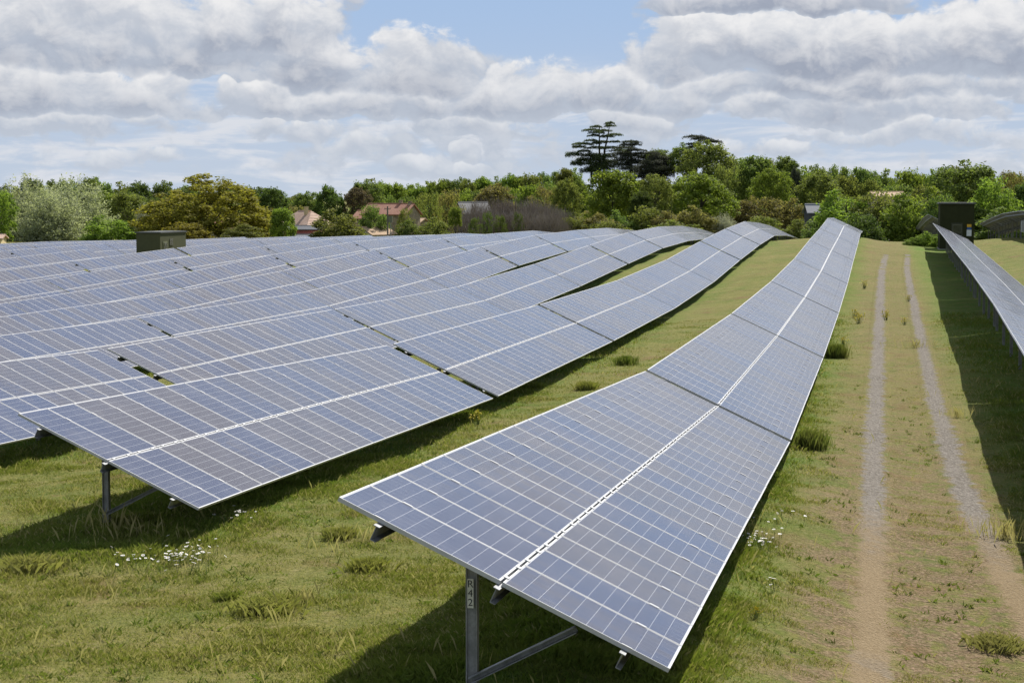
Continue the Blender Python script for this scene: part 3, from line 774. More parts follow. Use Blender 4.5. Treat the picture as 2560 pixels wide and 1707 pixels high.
# utility poles
MAT_WOOD = plain('grey_pole_wood', (.16, .14, .12), .9, 0, .15, 3)
for px, top, dd, r, lab in ((890, 474, 262, .13, 'dark wooden utility pole before the stone house'), (897, 500, 262, .07, 'thin grey pole with a lamp box before the stone house')):
    x, y = at(px, dd); g = gz(x, y); h = zat(top, dd) - g
    root = empty('utility_pole', lab, 'pole', (x, y, g))
    b = MB(); b.tube([(0, 0, -.3), (0, 0, h)], [r, r * .8], 8); b.build('shaft', MAT_WOOD if r > .1 else MAT_STEEL, root)
    b = MB()
    if r > .1: b.box((0, 0, h - .4), (.9, .08, .1)); [b.tube([(sx, 0, h - .35), (sx, 0, h - .18)], [.04, .03], 6) for sx in (-.4, 0, .4)]; b.build('crossarm', MAT_WOOD, root)
    else: b.box((0, -.1, h - .25), (.6, .3, .9)); b.build('lamp_box', MAT_LOUVRE, root)

# ------------------------------------------------------------------ trees
def leaf_mat(name, lo, hi, trans=.5):
    m = bpy.data.materials.new(name); m.use_nodes = True; t = NT(m.node_tree); b = m.node_tree.nodes['Principled BSDF']
    tone = t.attr('tone'); r = t.rand()
    n = t.noise(t.pos(), .35, 3, .6)
    f = t.math('ADD', t.math('MULTIPLY', tone, .75), t.math('MULTIPLY', t.math('SUBTRACT', n, .5), .7))
    col = t.mix(t.ramp(f, .0, .9, smooth=False), c4(lo), c4(hi))
    col = t.hsv(col, t.ramp(r, 0, 1, .478, .503, False), 1.0, t.ramp(r, 0, 1, .85, 1.15, False))
    t.l.new(col, b.inputs['Base Color']); b.inputs['Roughness'].default_value = .75; b.inputs['Specular IOR Level'].default_value = .2
    tr = t.node('ShaderNodeBsdfTranslucent'); t.l.new(t.mix(1.0, col, c4((1.25, 1.3, .8)), 'MULTIPLY'), tr.inputs['Color'])
    mx = t.node('ShaderNodeMixShader'); mx.inputs[0].default_value = trans
    t.l.new(b.outputs[0], mx.inputs[1]); t.l.new(tr.outputs[0], mx.inputs[2])
    t.l.new(mx.outputs[0], m.node_tree.nodes['Material Output'].inputs['Surface'])
    return m
LEAF = {
 'bright': leaf_mat('bright_green_leaves', (.105, .170, .028), (.255, .335, .060)),
 'mid': leaf_mat('mid_green_leaves', (0.090, 0.147, 0.035), (0.200, 0.256, 0.070)),
 'dark': leaf_mat('dark_green_leaves', (.050, .086, .022), (.130, .180, .046)),
 'olive': leaf_mat('olive_leaves', (.110, .138, .034), (.230, .255, .070)),
 'gold': leaf_mat('golden_oak_leaves', (.155, .152, .026), (.320, .295, .048)),
 'silver': leaf_mat('silver_willow_leaves', (.175, .205, .110), (.41, .43, .31)),
 'brown': leaf_mat('brown_budding_leaves', (.140, .132, .046), (.270, .250, .090)),
 'twig': leaf_mat('bare_grey_twigs', (0.137, 0.113, 0.092), (0.263, 0.226, 0.194), .05),
 'plum': leaf_mat('dull_purple_leaves', (.090, .080, .050), (.175, .145, .092)),
 'needle': leaf_mat('dark_cedar_needles', (.050, .080, .034), (.150, .195, .070), .3),
 'pine': leaf_mat('blackish_pine_needles', (.042, .054, .036), (.115, .128, .082), .2),
 'blossom': leaf_mat('white_blossom', (0.220, 0.230, 0.150), (0.520, 0.530, 0.440), .3),
}
MAT_BARK = plain('bark', (.085, .070, .055), .95, 0, .25, 2.0, .4)

def fit_box(V):
    lo, hi = np.percentile(V, .3, axis=0), np.percentile(V, 99.7, axis=0)
    w = max(hi[0] - lo[0], hi[1] - lo[1]); V[:, :2] = (V[:, :2] - (lo[:2] + hi[:2]) / 2) / w; V[:, 2] = (V[:, 2] - lo[2]) / (hi[2] - lo[2])
    return V
def quads(c, nrm, ln, wd, rng):
    n = len(c); a = rng.normal(0, 1, (n, 3)); a -= nrm * (a * nrm).sum(1, keepdims=True); a /= np.linalg.norm(a, axis=1, keepdims=True)
    b = np.cross(nrm, a); a = a * ln[:, None]; b = b * wd[:, None]
    V = np.stack([c - a, c + b * 1.0 - a * .1, c + a, c - b * 1.0 + a * .1], 1).reshape(-1, 3)
    return V, np.arange(4 * n).reshape(-1, 4)
def rdir(rng, n):
    d = rng.normal(0, 1, (n, 3)); return d / np.linalg.norm(d, axis=1, keepdims=True)
def crown_round(seed, nc=110, per=75, leaf=.021, egg=.12, rough=.22, droop=0.0, bottom=.0, cl=(.07, .125), up=.45):
    """crown in a unit box: x, y in -.5 .. .5, z in 0 .. 1, of leaf clumps on and inside a lumpy egg"""
    rng = np.random.default_rng(seed)
    lob = rdir(rng, 9); la = rng.uniform(-rough, rough * .7, 9)
    d = rdir(rng, nc); d[:, 2] = np.where(d[:, 2] < -.75 + bottom, -d[:, 2] * .6, d[:, 2]); d /= np.linalg.norm(d, axis=1, keepdims=True)
    lump = 1 + (np.maximum(0, d @ lob.T) ** 4 * la).sum(1)
    rr = rng.uniform(.28, 1, nc) ** .45 * lump
    cr = rng.uniform(*cl, nc)
    C = d * rr[:, None] * (.5 - cr[:, None] * .62)
    C[:, 2] *= 1.0; C[:, 0:2] *= (1 - egg * C[:, 2:3] * 2)
    if bottom:
        C[:, 2] = np.abs(C[:, 2]) * 1.86 + .05 * rng.uniform(0, 1, nc); C[:, 2] = np.minimum(C[:, 2], .97)
    else: C[:, 2] += .5
    tone_c = rng.uniform(0, 1, nc)
    k = np.repeat(np.arange(nc), per); n = len(k)
    o = rdir(rng, n); rad = rng.uniform(.35, 1.05, n)
    pts = C[k] + o * (rad * cr[k])[:, None] * np.array([1.1, 1.1, .85])
    nrm = o * .5 + rdir(rng, n) * .75 + np.array([0, 0, up]) ; nrm /= np.linalg.norm(nrm, axis=1, keepdims=True)
    if droop:
        pts[:, 2] -= droop * rng.uniform(0, 1, n) ** 2
    s = leaf * rng.uniform(.6, 1.35, n)
    V, Fq = quads(pts, nrm, s, s * rng.uniform(.5, .8, n), rng)
    tone = np.clip(tone_c[k] * .45 + rng.uniform(0, .55, n), 0, 1)
    return np_mesh('crown', fit_box(V), Fq, {'tone': tone}, 'FACE')
def crown_willow(seed):
    rng = np.random.default_rng(seed); nb = 420; per = 52
    d = rdir(rng, nb); d[:, 2] = np.abs(d[:, 2]) * 1.0
    org = np.array([0, 0, .08]) + rng.normal(0, .05, (nb, 3))
    L = rng.uniform(.45, 1, nb) ** .6
    end = np.stack([d[:, 0] * .5 * L, d[:, 1] * .5 * L, .12 + d[:, 2] * .88 * L], 1)
    k = np.repeat(np.arange(nb), per); t = rng.uniform(.35, 1.0, len(k))
    pts = org[k] * (1 - t[:, None]) + end[k] * t[:, None] + rng.normal(0, .022, (len(k), 3))
    nrm = rdir(rng, len(k)); s = .0135 * rng.uniform(.7, 1.4, len(k))
    V, Fq = quads(pts, nrm, s * 1.3, s * .42, rng)
    tone = np.clip(rng.uniform(0, 1, nb)[k] * .5 + t * .3 + rng.uniform(-.1, .3, len(k)), 0, 1)
    return np_mesh('crown', fit_box(V), Fq, {'tone': tone}, 'FACE')
def crown_twig(seed, n=4200, leafy=.0):
    """thicket of thin upright bare shoots"""
    rng = np.random.default_rng(seed)
    x = rng.uniform(-.5, .5, n); y = rng.uniform(-.5, .5, n); edge = np.sqrt(np.clip(1 - (x * 2) ** 2, 0, 1)) * .55 + .45
    z = rng.uniform(.0, 1, n) ** .7 * edge * rng.uniform(.75, 1, n)
    ax = np.stack([x * .7 + rng.normal(0, .28, n), rng.normal(0, .28, n), np.ones(n)], 1); ax /= np.linalg.norm(ax, axis=1, keepdims=True)
    ln = rng.uniform(.03, .10, n); w = rng.uniform(.0018, .0045, n)
    sd = np.cross(ax, rdir(rng, n)); sd /= np.linalg.norm(sd, axis=1, keepdims=True)
    c = np.stack([x, y, z], 1)
    V = np.stack([c - ax * ln[:, None] - sd * w[:, None], c - ax * ln[:, None] + sd * w[:, None], c + ax * ln[:, None] + sd * w[:, None] * .4, c + ax * ln[:, None] - sd * w[:, None] * .4], 1).reshape(-1, 3)
    return np_mesh('crown', V, np.arange(4 * n).reshape(-1, 4), {'tone': np.clip(z * .5 + rng.uniform(0, .6, n), 0, 1)}, 'FACE')
def crown_plates(seed, plates, per=1500, leaf=.11, thick=.26, low=None):
    """layered conifer in metres: plates (x, z, half width), flat sprays of needles"""
    rng = np.random.default_rng(seed); VV, TT = [], []
    for (x, z, hw) in plates:
        n = int(per * max(.5, hw / 1.6) * (1 if low is None or z > low else 1.6)); a = rng.uniform(0, 2 * math.pi, n); r = np.sqrt(rng.uniform(0, 1, n)) * (1 + .18 * np.sin(a * 3 + x) + .12 * np.sin(a * 7 + z))
        oy = rng.uniform(-.6, .6) * hw
        px = x + np.cos(a) * r * hw; py = oy + np.sin(a) * r * hw * .8
        cl = np.sin(px * 3.1 + x) * np.sin(py * 2.7 + z); pz = z + rng.normal(0, thick * (.45 if low is None or z > low else .95), n) + .10 * cl + .06 * hw * (1 - r) - .14 * r * r * hw * .6
        keep = rng.uniform(0, 1, n) < .78 + .35 * cl
        c = np.stack([px, py, pz], 1)[keep]; m = len(c)
        nrm = np.array([0, 0, 1.0]) + rng.normal(0, .55, (m, 3)); nrm /= np.linalg.norm(nrm, axis=1, keepdims=True)
        s = leaf * rng.uniform(.6, 1.4, m); V, _ = quads(c, nrm, s, s * .5, rng); VV.append(V); TT.append(np.clip(rng.uniform(0, .8, m) + .2 * (pz[keep] > z), 0, 1))
    V = np.concatenate(VV); return np_mesh('crown', V, np.arange(len(V)).reshape(-1, 4), {'tone': np.concatenate(TT)}, 'FACE')
def trunk_mesh(seed, spread=.30, limbs=7):
    """unit trunk: z 0..1 reaching into the crown with rising limbs"""
    rng = np.random.default_rng(seed); b = MB()
    b.tube([(0, 0, -.04), (.005, 0, .2), (-.01, .01, .5), (.01, 0, .9)], [.034, .026, .019, .006], 7)
    for k in range(limbs):
        a = k * 2.4 + rng.uniform(-.4, .4); z0 = rng.uniform(.25, .6); r = spread * rng.uniform(.6, 1.1)
        b.tube([(0, 0, z0), (math.cos(a) * r * .5, math.sin(a) * r * .5, z0 + .14), (math.cos(a) * r, math.sin(a) * r, z0 + .30)], [.013, .009, .003], 5)
    return b.mesh('trunk', [MAT_BARK])
CROWN = {
 'round': [crown_round(s) for s in (1, 2, 3, 4)],
 'fine': [crown_round(s, nc=170, per=62, leaf=.016, cl=(.05, .09), rough=.3) for s in (11, 12, 13)],
 'oak': [crown_round(s, nc=420, per=80, leaf=.0115, cl=(.036, .068), rough=.07, egg=.02, bottom=.35) for s in (21,)],
 'bush': [crown_round(s, nc=120, per=70, leaf=.020, egg=.10, bottom=.55, rough=.28) for s in (31, 32, 33)],
 'thin': [crown_round(s, nc=95, per=34, leaf=.018, cl=(.06, .12), rough=.35) for s in (41, 42)],
 'willow': [crown_willow(s) for s in (51, 52, 53)],
 'twig': [crown_twig(s) for s in (61, 62)],
}
TRUNK = [trunk_mesh(s) for s in (5, 6, 7)]
CNT = {}
def tree(kind, px, w, top, bot, dist, pal, label, group=None, name='tree', cat='tree', depth=1.0, lean=0):
    x, y = at(px, dist); g = gz(x, y); s = dist / F
    W = w * s; z1 = zat(top, dist); z0 = max(zat(bot, dist), g - .1) if bot else g - .1
    H = z1 - z0
    root = empty(name, label, cat, (x, y, g), random.uniform(0, 6.28), group)
    i = CNT.get(kind, 0); CNT[kind] = i + 1
    me = CROWN[kind][i % len(CROWN[kind])]
    M = Matrix.Translation((0, 0, z0 - g)) @ Matrix.Rotation(lean, 4, 'Y') @ Matrix.Diagonal((W * 1.08, W * 1.08 * depth, H, 1))
    link('crown', me, LEAF[pal], root, M)
    hh = (z1 - g) * .90; r = min(max(W * .8, hh * .5), hh * 1.1)
    link('trunk', TRUNK[i % 3], None, root, Matrix.Diagonal((r, r, hh, 1)))
    return root
# --- wood far behind, skyline by skyline point
SKY = [(0, 428), (60, 408), (100, 407), (150, 414), (200, 411), (250, 413), (300, 416), (350, 414), (400, 424), (470, 430), (560, 428), (620, 424), (660, 448), (700, 436), (750, 436), (800, 420), (860, 416), (900, 424), (950, 420), (1000, 414), (1060, 410), (1110, 404), (1160, 402), (1200, 404), (1250, 396), (1300, 388), (1360, 384), (1420, 380), (1480, 372), (1560, 372), (1640, 370), (1700, 366), (1760, 366), (1850, 380), (1900, 382), (1940, 376), (1990, 388), (2030, 390), (2080, 393), (2130, 396), (2180, 384), (2260, 388), (2320, 400), (2380, 404)]
def skyline(x): return float(np.interp(x, [p[0] for p in SKY], [p[1] for p in SKY]))
rs = np.random.default_rng(77)
def wood(n, x0, x1, dist, drop, wr, pals, kinds, label, group, bot=None, jit=7):
    for i in range(n):
        px = x0 + (x1 - x0) * (i + .5) / n + rs.uniform(-.3, .3) * (x1 - x0) / n
        tp = skyline(px) + drop + rs.uniform(-2, jit); w = rs.uniform(*wr)
        tree(kinds[rs.integers(len(kinds))], px, w, tp, (bot or tp + w * 1.5), dist + rs.uniform(-14, 14), pals[rs.integers(len(pals))], label, group)
wood(17, -40, 690, 420, 0, (66, 98), ['mid', 'dark', 'olive', 'mid'], ['fine', 'round'], 'green tree of the far wood behind the willows and golden oak', 'trees of the far wood behind the golden oak', jit=9)
wood(15, -40, 690, 372, 30, (85, 125), ['mid', 'olive', 'bright', 'dark'], ['fine', 'round'], 'tree in the middle depth of the wood behind the golden oak', 'trees in the wood behind the golden oak')
wood(22, 840, 1330, 430, 0, (46, 70), ['bright', 'mid', 'bright', 'olive'], ['fine', 'round'], 'bright green tree of the wooded slope above the stone house', 'trees of the wooded slope above the stone house', jit=6)
wood(17, 850, 1340, 392, 26, (55, 85), ['bright', 'mid', 'olive', 'brown'], ['fine', 'round', 'thin'], 'tree in the middle of the wooded slope above the stone house', 'trees in the middle of the wooded slope')
wood(10, 880, 1340, 362, 56, (60, 90), ['mid', 'olive', 'brown', 'dark'], ['fine', 'thin', 'round'], 'lower tree of the wooded slope behind the bare thicket', 'lower trees of the wooded slope')
wood(20, 1640, 2400, 430, 0, (60, 90), ['bright', 'mid', 'olive', 'mid'], ['fine', 'round'], 'tree of the skyline wood behind the green hedge', 'trees of the skyline wood behind the green hedge', jit=8)
wood(17, 1660, 2400, 385, 28, (70, 105), ['olive', 'mid', 'bright', 'olive'], ['fine', 'round'], 'tree below the skyline in the wood behind the green hedge', 'trees below the skyline of the wood')
wood(12, 1290, 1720, 400, 40, (75, 105), ['mid', 'olive', 'dark', 'bright'], ['fine', 'round'], 'tree in the shade below the cedars', 'trees below the cedars')
wood(14, -40, 700, 335, 80, (80, 120), ['mid', 'olive', 'dark', 'mid'], ['bush', 'fine'], 'low tree of the wood edge behind the golden oak', 'low trees of the wood edge behind the golden oak', bot=545)
wood(9, 690, 1000, 350, 52, (55, 80), ['mid', 'olive', 'dark', 'olive'], ['bush', 'fine'], 'low tree closing the gap behind the houses', 'low trees closing the gap behind the houses', bot=540)
wood(12, 1290, 1880, 345, 96, (80, 110), ['mid', 'olive', 'dark', 'brown'], ['bush', 'fine'], 'low tree of the wood edge under the bright round trees', 'low trees of the wood edge under the round trees', bot=525)
wood(11, 1850, 2400, 345, 66, (75, 110), ['mid', 'olive', 'bright', 'dark'], ['bush', 'fine'], 'low tree of the wood edge behind the green hedge', 'low trees of the wood edge behind the green hedge', bot=525)
# --- single trees
T = tree
T('willow', 62, 170, 412, 560, 300, 'silver', 'silvery willow with feathery crown at the picture edge')
T('willow', 172, 165, 414, 560, 292, 'silver', 'pale silvery willow between the green edge tree and bright bush')
T('willow', 120, 150, 440, 562, 282, 'silver', 'low spreading willow in front of the two taller silvery ones')
T('fine', -8, 90, 432, 560, 288, 'bright', 'fresh green tree cut by the picture edge')
T('fine', 292, 110, 440, 540, 322, 'olive', 'olive green tree between the silvery willow and the golden oak')
T('bush', 255, 125, 496, 560, 268, 'bright', 'bright green bush in front of the willows', None, 'bush', 'bush')
T('willow', 330, 40, 470, 530, 300, 'blossom', 'whitish shrub tucked against the golden oak', None, 'shrub', 'shrub')
T('oak', 474, 300, 406, 562, 275, 'gold', 'broad golden leaved oak with a domed crown')
T('bush', 420, 130, 512, 560, 262, 'gold', 'low golden bush at the foot of the oak', None, 'bush', 'bush')
T('bush', 560, 110, 516, 560, 262, 'olive', 'low olive bush at the foot of the oak', None, 'bush', 'bush')
T('round', 622, 70, 432, 500, 330, 'dark', 'dark green tree just past the golden oak')
T('round', 648, 66, 478, 560, 268, 'bright', 'young bright green tree beside the pink shed')
T('thin', 672, 70, 470, 540, 330, 'brown', 'thin brownish tree behind the cream house')
T('fine', 706, 80, 442, 520, 350, 'mid', 'soft green tree behind the white chimney')
T('round', 757, 72, 428, 535, 305, 'dark', 'tall dark green tree before the purple brown one')
T('fine', 818, 76, 432, 510, 308, 'plum', 'purple brown tree beside the dark green one')
T('round', 842, 78, 414, 480, 335, 'mid', 'round green tree behind the purple brown one')
T('bush', 782, 128, 482, 560, 268, 'olive', 'large olive bush between the sheds', None, 'bush', 'bush')
T('bush', 858, 74, 472, 556, 276, 'mid', 'green shrub covering the corner of the stone house', None, 'shrub', 'shrub')
T('bush', 936, 62, 506, 556, 272, 'mid', 'grey green shrub below the gable of the stone house', None, 'shrub', 'shrub')
T('thin', 930, 40, 478, 545, 276, 'olive', 'slender budding tree before the gable of the stone house')
T('thin', 985, 60, 440, 550, 300, 'olive', 'spindly olive tree just past the stone house')
T('thin', 1030, 70, 436, 545, 308, 'brown', 'spindly brown tree between the house and the thicket')
T('round', 1045, 32, 476, 520, 278, 'bright', 'small bright green tree before the grey barn')
T('bush', 1000, 80, 500, 560, 270, 'olive', 'olive bush at the field edge past the stone house', None, 'bush', 'bush')
T('fine', 1130, 120, 424, 520, 345, 'brown', 'wide brown budding tree behind the bare thicket')
for i, (px, w, tp, d) in enumerate(((1085, 90, 470, 290), (1130, 110, 452, 296), (1185, 120, 450, 292), (1235, 110, 458, 290), (1275, 90, 474, 286), (1110, 110, 486, 276), (1165, 110, 478, 274), (1220, 110, 482, 272), (1262, 90, 492, 270))):
    T('twig', px, w, tp, 0, d, 'twig', 'bare grey twigged shrub of the thicket in front of the barn', 'bare shrubs of the thicket', 'shrub', 'shrub', depth=.8)
for px, w, tp in ((1120, 26, 486), (1150, 30, 494), (1190, 24, 488), (1090, 30, 500)):
    T('thin', px, w, tp, 545, 269, 'dark', 'ivy clad stem rising from the bare thicket', 'ivy clad stems in the thicket')
T('fine', 1300, 70, 412, 500, 330, 'olive', 'olive budding tree before the cedars')
T('thin', 1255, 80, 428, 500, 335, 'brown', 'brown tree above the bare thicket')
T('round', 1408, 138, 392, 505, 305, 'bright', 'large round bright green tree below the cedar')
T('fine', 1505, 90, 402, 500, 300, 'olive', 'olive green tree between two bright round trees')
T('round', 1470, 60, 440, 505, 295, 'dark', 'small dark green tree between two bright round trees')
T('fine', 1612, 170, 398, 505, 306, 'bright', 'broad bright green tree standing below the golden tree')
T('fine', 1625, 130, 326, 440, 350, 'olive', 'tall olive gold tree in front of the stone pine')
T('thin', 1672, 80, 380, 480, 335, 'olive', 'straw coloured tree on the flank of the tall olive gold tree')
T('round', 1568, 62, 330, 400, 385, 'mid', 'green tree behind the stone pine')
T('round', 1515, 66, 344, 400, 390, 'mid', 'round green tree behind the dark conifers')
T('round', 1735, 100, 360, 470, 338, 'mid', 'tall green tree past the olive gold tree')
T('fine', 1768, 100, 388, 480, 326, 'bright', 'fresh green tree beside the tall one past the golden tree')
T('round', 1806, 66, 360, 425, 372, 'mid', 'round topped green tree beside the narrow dark conifer')
T('fine', 1827, 34, 384, 480, 360, 'pine', 'narrow dark conifer in the skyline wood')
T('fine', 1880, 100, 396, 480, 340, 'olive', 'olive tree above the grey shed')
T('round', 2218, 135, 372, 490, 300, 'mid', 'tall broad green tree behind the dark cabin')
T('round', 2170, 80, 384, 490, 312, 'dark', 'dark green tree beside the broad one behind the dark cabin')
T('bush', 2286, 122, 410, 540, 252, 'bright', 'bushy bright green tree beside the dark cabin')
T('thin', 2322, 66, 392, 470, 330, 'brown', 'brownish thin topped tree near the picture corner')
T('round', 2362, 80, 420, 530, 270, 'dark', 'dark green tree at the picture edge past the dark cabin')
# hedge behind the far end of the track
for px, w, tp, d, pal, lab in ((1905, 95, 474, 262, 'mid', 'lowest bush at the shed end of the green hedge'), (1945, 120, 440, 258, 'bright', 'rounded green bush of the hedge above the end of the track'), (2015, 110, 441, 255, 'olive', 'olive green bush in the middle of the hedge'), (2075, 105, 445, 250, 'bright', 'green bush of the hedge before the straw tiled roof'), (2130, 105, 432, 262, 'bright', 'tall bright bush at the cabin end of the green hedge'), (2165, 80, 450, 246, 'dark', 'dark bush directly behind the dark cabin'), (2230, 120, 470, 250, 'mid', 'green bush between the dark cabin and its bright tree'), (2320, 110, 478, 240, 'mid', 'green bush behind the humped row at the picture edge'), (1975, 90, 492, 240, 'dark', 'low dark bush at the foot of the hedge')):
    T('bush', px, w * 1.25, tp, 0, d, pal, lab, 'bushes of the green hedge', 'bush', 'bush')
for px, w, tp, lab in ((2098, 46, 546, 'low bramble mound at the edge of the grass before the dark cabin'), (2132, 60, 532, 'bright bramble mound under the far end of the tall row')):
    T('bush', px, w, tp, 0, 178, 'bright', lab, 'bramble mounds before the dark cabin', 'bush', 'bush')
# scrub in front of the trees
for px, w, tp, d, pal, kind, lab in ((1325, 85, 500, 285, 'olive', 'bush', 'olive scrub bush at the end of the bare thicket'), (1375, 85, 492, 285, 'brown', 'fine', 'brownish scrub bush below the round bright tree'), (1425, 70, 484, 290, 'mid', 'fine', 'green scrub bush below the round bright tree'), (1482, 80, 476, 290, 'olive', 'bush', 'yellow green scrub bush between the round trees'), (1530, 75, 486, 288, 'brown', 'fine', 'brown scrub bush before the broad bright tree'), (1590, 90, 474, 296, 'brown', 'fine', 'tall brown scrub bush before the broad bright tree'), (1640, 70, 490, 300, 'olive', 'bush', 'olive scrub bush behind the second row end'), (1662, 48, 494, 296, 'blossom', 'willow', 'whitish blossoming bush among the scrub'), (1712, 90, 462, 316, 'brown', 'fine', 'brown budding scrub bush past the blossoming bush'), (1765, 100, 452, 318, 'brown', 'thin', 'tall thin brown scrub before the fresh green trees'), (1820, 90, 458, 315, 'brown', 'fine', 'wide brown scrub bush beside the grey shed'), (1750, 80, 498, 308, 'olive', 'bush', 'low olive bush behind the end of the second row'), (1835, 70, 505, 300, 'olive', 'bush', 'low bush at the far edge of the grass lane'), (1550, 110, 506, 278, 'olive', 'bush', 'low bush just behind the third row hump'), (1400, 90, 510, 276, 'olive', 'bush', 'low bush just behind the fourth row hump')):
    T(kind if kind != 'fine' else 'bush', px, w * 1.25, tp, 0, d, pal, lab, 'scrub bushes along the field edge', 'bush', 'bush')

# --- cedars and pines: plates read off in small units (one unit is 1/3.36 of a reference pixel)
def conifer(name, label, px0, plates, stems, dist, pal, base_v, seed, leaf=.115):
    s = dist / 4553.0 / 3.36          # metres per unit
    x, y = at(px0, dist); g = gz(x, y); rx = (px0 * 2560 / 2352 - 1300) * 3.36
    root = empty(name, label, 'tree', (x, y, g), YAW)
    def zz(u): return zat((280 + u / 3.36) * 2352 / 2560, dist) - g
    P = [((cx - rx) * s, zz(cy), hw * s) for cx, cy, hw in plates]
    link('crown', crown_plates(seed, P, leaf=leaf, low=zz(350)), LEAF[pal], root)
    b = MB()
    for pts in stems:
        q = [((cx - rx) * s, 0, zz(cy)) for cx, cy, r in pts]; b.tube(q, [r * s for cx, cy, r in pts], 7)
    for cx, cz, hw in P[:]:
        st = min(stems, key=lambda t: abs((t[-1][0] - rx) * s - cx)); sx = (st[0][0] - rx) * s
        if abs(sx - cx) > .5: b.tube([(sx, 0, cz - .35), ((sx + cx) / 2, 0, cz - .1), (cx, 0, cz)], [.10, .07, .04], 5)
    b.build('trunk', MAT_BARK, root)
conifer('cedar', 'tall cedar with twin trunks and flat layered branches above the wood', 1375,
  [(750, 92, 38), (752, 116, 46), (640, 122, 52), (600, 152, 74), (705, 155, 60), (640, 172, 70), (790, 190, 68), (720, 205, 60), (620, 196, 55), (600, 238, 58), (690, 250, 62), (795, 250, 42), (640, 262, 44), (520, 268, 92), (490, 293, 60), (640, 298, 92), (760, 300, 92), (845, 322, 80), (540, 328, 58), (452, 355, 80), (600, 362, 72), (885, 342, 50), (700, 372, 110), (475, 430, 58), (525, 400, 60), (620, 430, 120), (700, 452, 120), (600, 492, 90), (690, 520, 100), (760, 420, 90), (640, 400, 110), (650, 470, 130)],
  [[(668, 640, 13), (666, 380, 9), (664, 130, 3)], [(700, 640, 13), (708, 330, 9), (740, 180, 5), (752, 90, 2)], [(600, 560, 8), (590, 380, 6), (565, 300, 3)]], 400, 'needle', 0, 5)
conifer('cedar', 'blackish cedar standing close behind the tall twin trunked cedar', 1445,
  [(930, 250, 84), (900, 275, 70), (965, 272, 50), (880, 300, 95), (970, 318, 92), (1010, 345, 60), (860, 350, 90), (950, 365, 120), (1050, 380, 60), (900, 400, 120), (985, 420, 110), (860, 440, 90), (1060, 425, 80), (1100, 350, 52), (930, 470, 110), (1000, 500, 110)],
  [[(932, 640, 12), (932, 450, 9), (930, 255, 3)]], 392, 'pine', 0, 6)
conifer('dark_conifer', 'wide dark conifer between the cedars and the green trees', 1500,
  [(1110, 345, 60), (1150, 380, 80), (1200, 395, 80), (1120, 420, 110), (1210, 440, 80), (1060, 460, 100), (1160, 470, 120), (1230, 490, 70), (1090, 510, 120), (1190, 525, 100), (1130, 550, 110), (1040, 540, 90)],
  [[(1140, 640, 12), (1140, 500, 9), (1135, 350, 3)]], 385, 'pine', 0, 8)
conifer('stone_pine', 'flat topped dark pine rising over the olive gold tree', 1602,
  [(1470, 205, 92), (1520, 222, 90), (1560, 240, 80), (1620, 250, 70), (1440, 270, 50), (1480, 290, 80), (1450, 330, 90), (1430, 380, 80), (1440, 430, 90), (1470, 350, 80), (1420, 470, 80)],
  [[(1470, 640, 13), (1480, 400, 10), (1495, 210, 4)]], 380, 'pine', 0, 9)

# ------------------------------------------------------------------ meadow grass and flowers
def rut_x(i, y): return np.interp(y, RUTS[i][0], RUTS[i][1])
def m_blade(t, b):
    n = t.node('ShaderNodeGroup', node_tree=GG); tone = t.attr('tone'); dry = t.attr('dry'); h = t.attr('tip')
    g = t.mix(tone, c4((.090, .140, .018)), c4((.265, .275, .052)))
    g = t.mix(.45, g, n.outputs[0])
    g = t.mix(dry, g, c4((.40, .34, .17)))
    t.l.new(g, b.inputs['Base Color']); b.inputs['Roughness'].default_value = .7; b.inputs['Specular IOR Level'].default_value = .25
    m = b.id_data; tr = t.node('ShaderNodeBsdfTranslucent'); t.l.new(t.mix(1.0, g, c4((1.2, 1.3, .8)), 'MULTIPLY'), tr.inputs['Color'])
    mx = t.node('ShaderNodeMixShader'); mx.inputs[0].default_value = .4
    t.l.new(b.outputs[0], mx.inputs[1]); t.l.new(tr.outputs[0], mx.inputs[2]); t.l.new(mx.outputs[0], m.nodes['Material Output'].inputs['Surface'])
MAT_BLADE = new_mat('grass_blades', m_blade)
def vnoise(x, y, s, seed):
    """cheap smooth value noise for planting density"""
    r = np.random.default_rng(seed); T = r.uniform(0, 1, (256, 256)); u = x / s; v = y / s
    i = np.floor(u).astype(int); j = np.floor(v).astype(int); fu = u - i; fv = v - j; fu = fu * fu * (3 - 2 * fu); fv = fv * fv * (3 - 2 * fv)
    a = T[i % 256, j % 256]; b = T[(i + 1) % 256, j % 256]; c = T[i % 256, (j + 1) % 256]; d = T[(i + 1) % 256, (j + 1) % 256]
    return a * (1 - fu) * (1 - fv) + b * fu * (1 - fv) + c * (1 - fu) * fv + d * fu * fv
def blades(x, y, ht, wd, lean, tone, dry, rng):
    n = len(x); z = ground(x, y) - .02; a = rng.uniform(0, 2 * math.pi, n); f = rng.uniform(0, 2 * math.pi, n)
    sx, sy = np.cos(f) * wd, np.sin(f) * wd; lx, ly = np.cos(a) * lean * ht, np.sin(a) * lean * ht
    V = np.stack([np.stack([x - sx, y - sy, z], 1), np.stack([x + sx, y + sy, z], 1), np.stack([x + lx * .4 + sx * .7, y + ly * .4 + sy * .7, z + ht * .6], 1), np.stack([x + lx, y + ly, z + ht * np.sqrt(np.clip(1 - lean ** 2 * .5, .2, 1))], 1)], 1).reshape(-1, 3)
    k = np.arange(n) * 4; Fq = np.stack([k, k + 1, k + 2, k + 3], 1)
    return V, Fq, np.repeat(tone, 4), np.repeat(dry, 4)
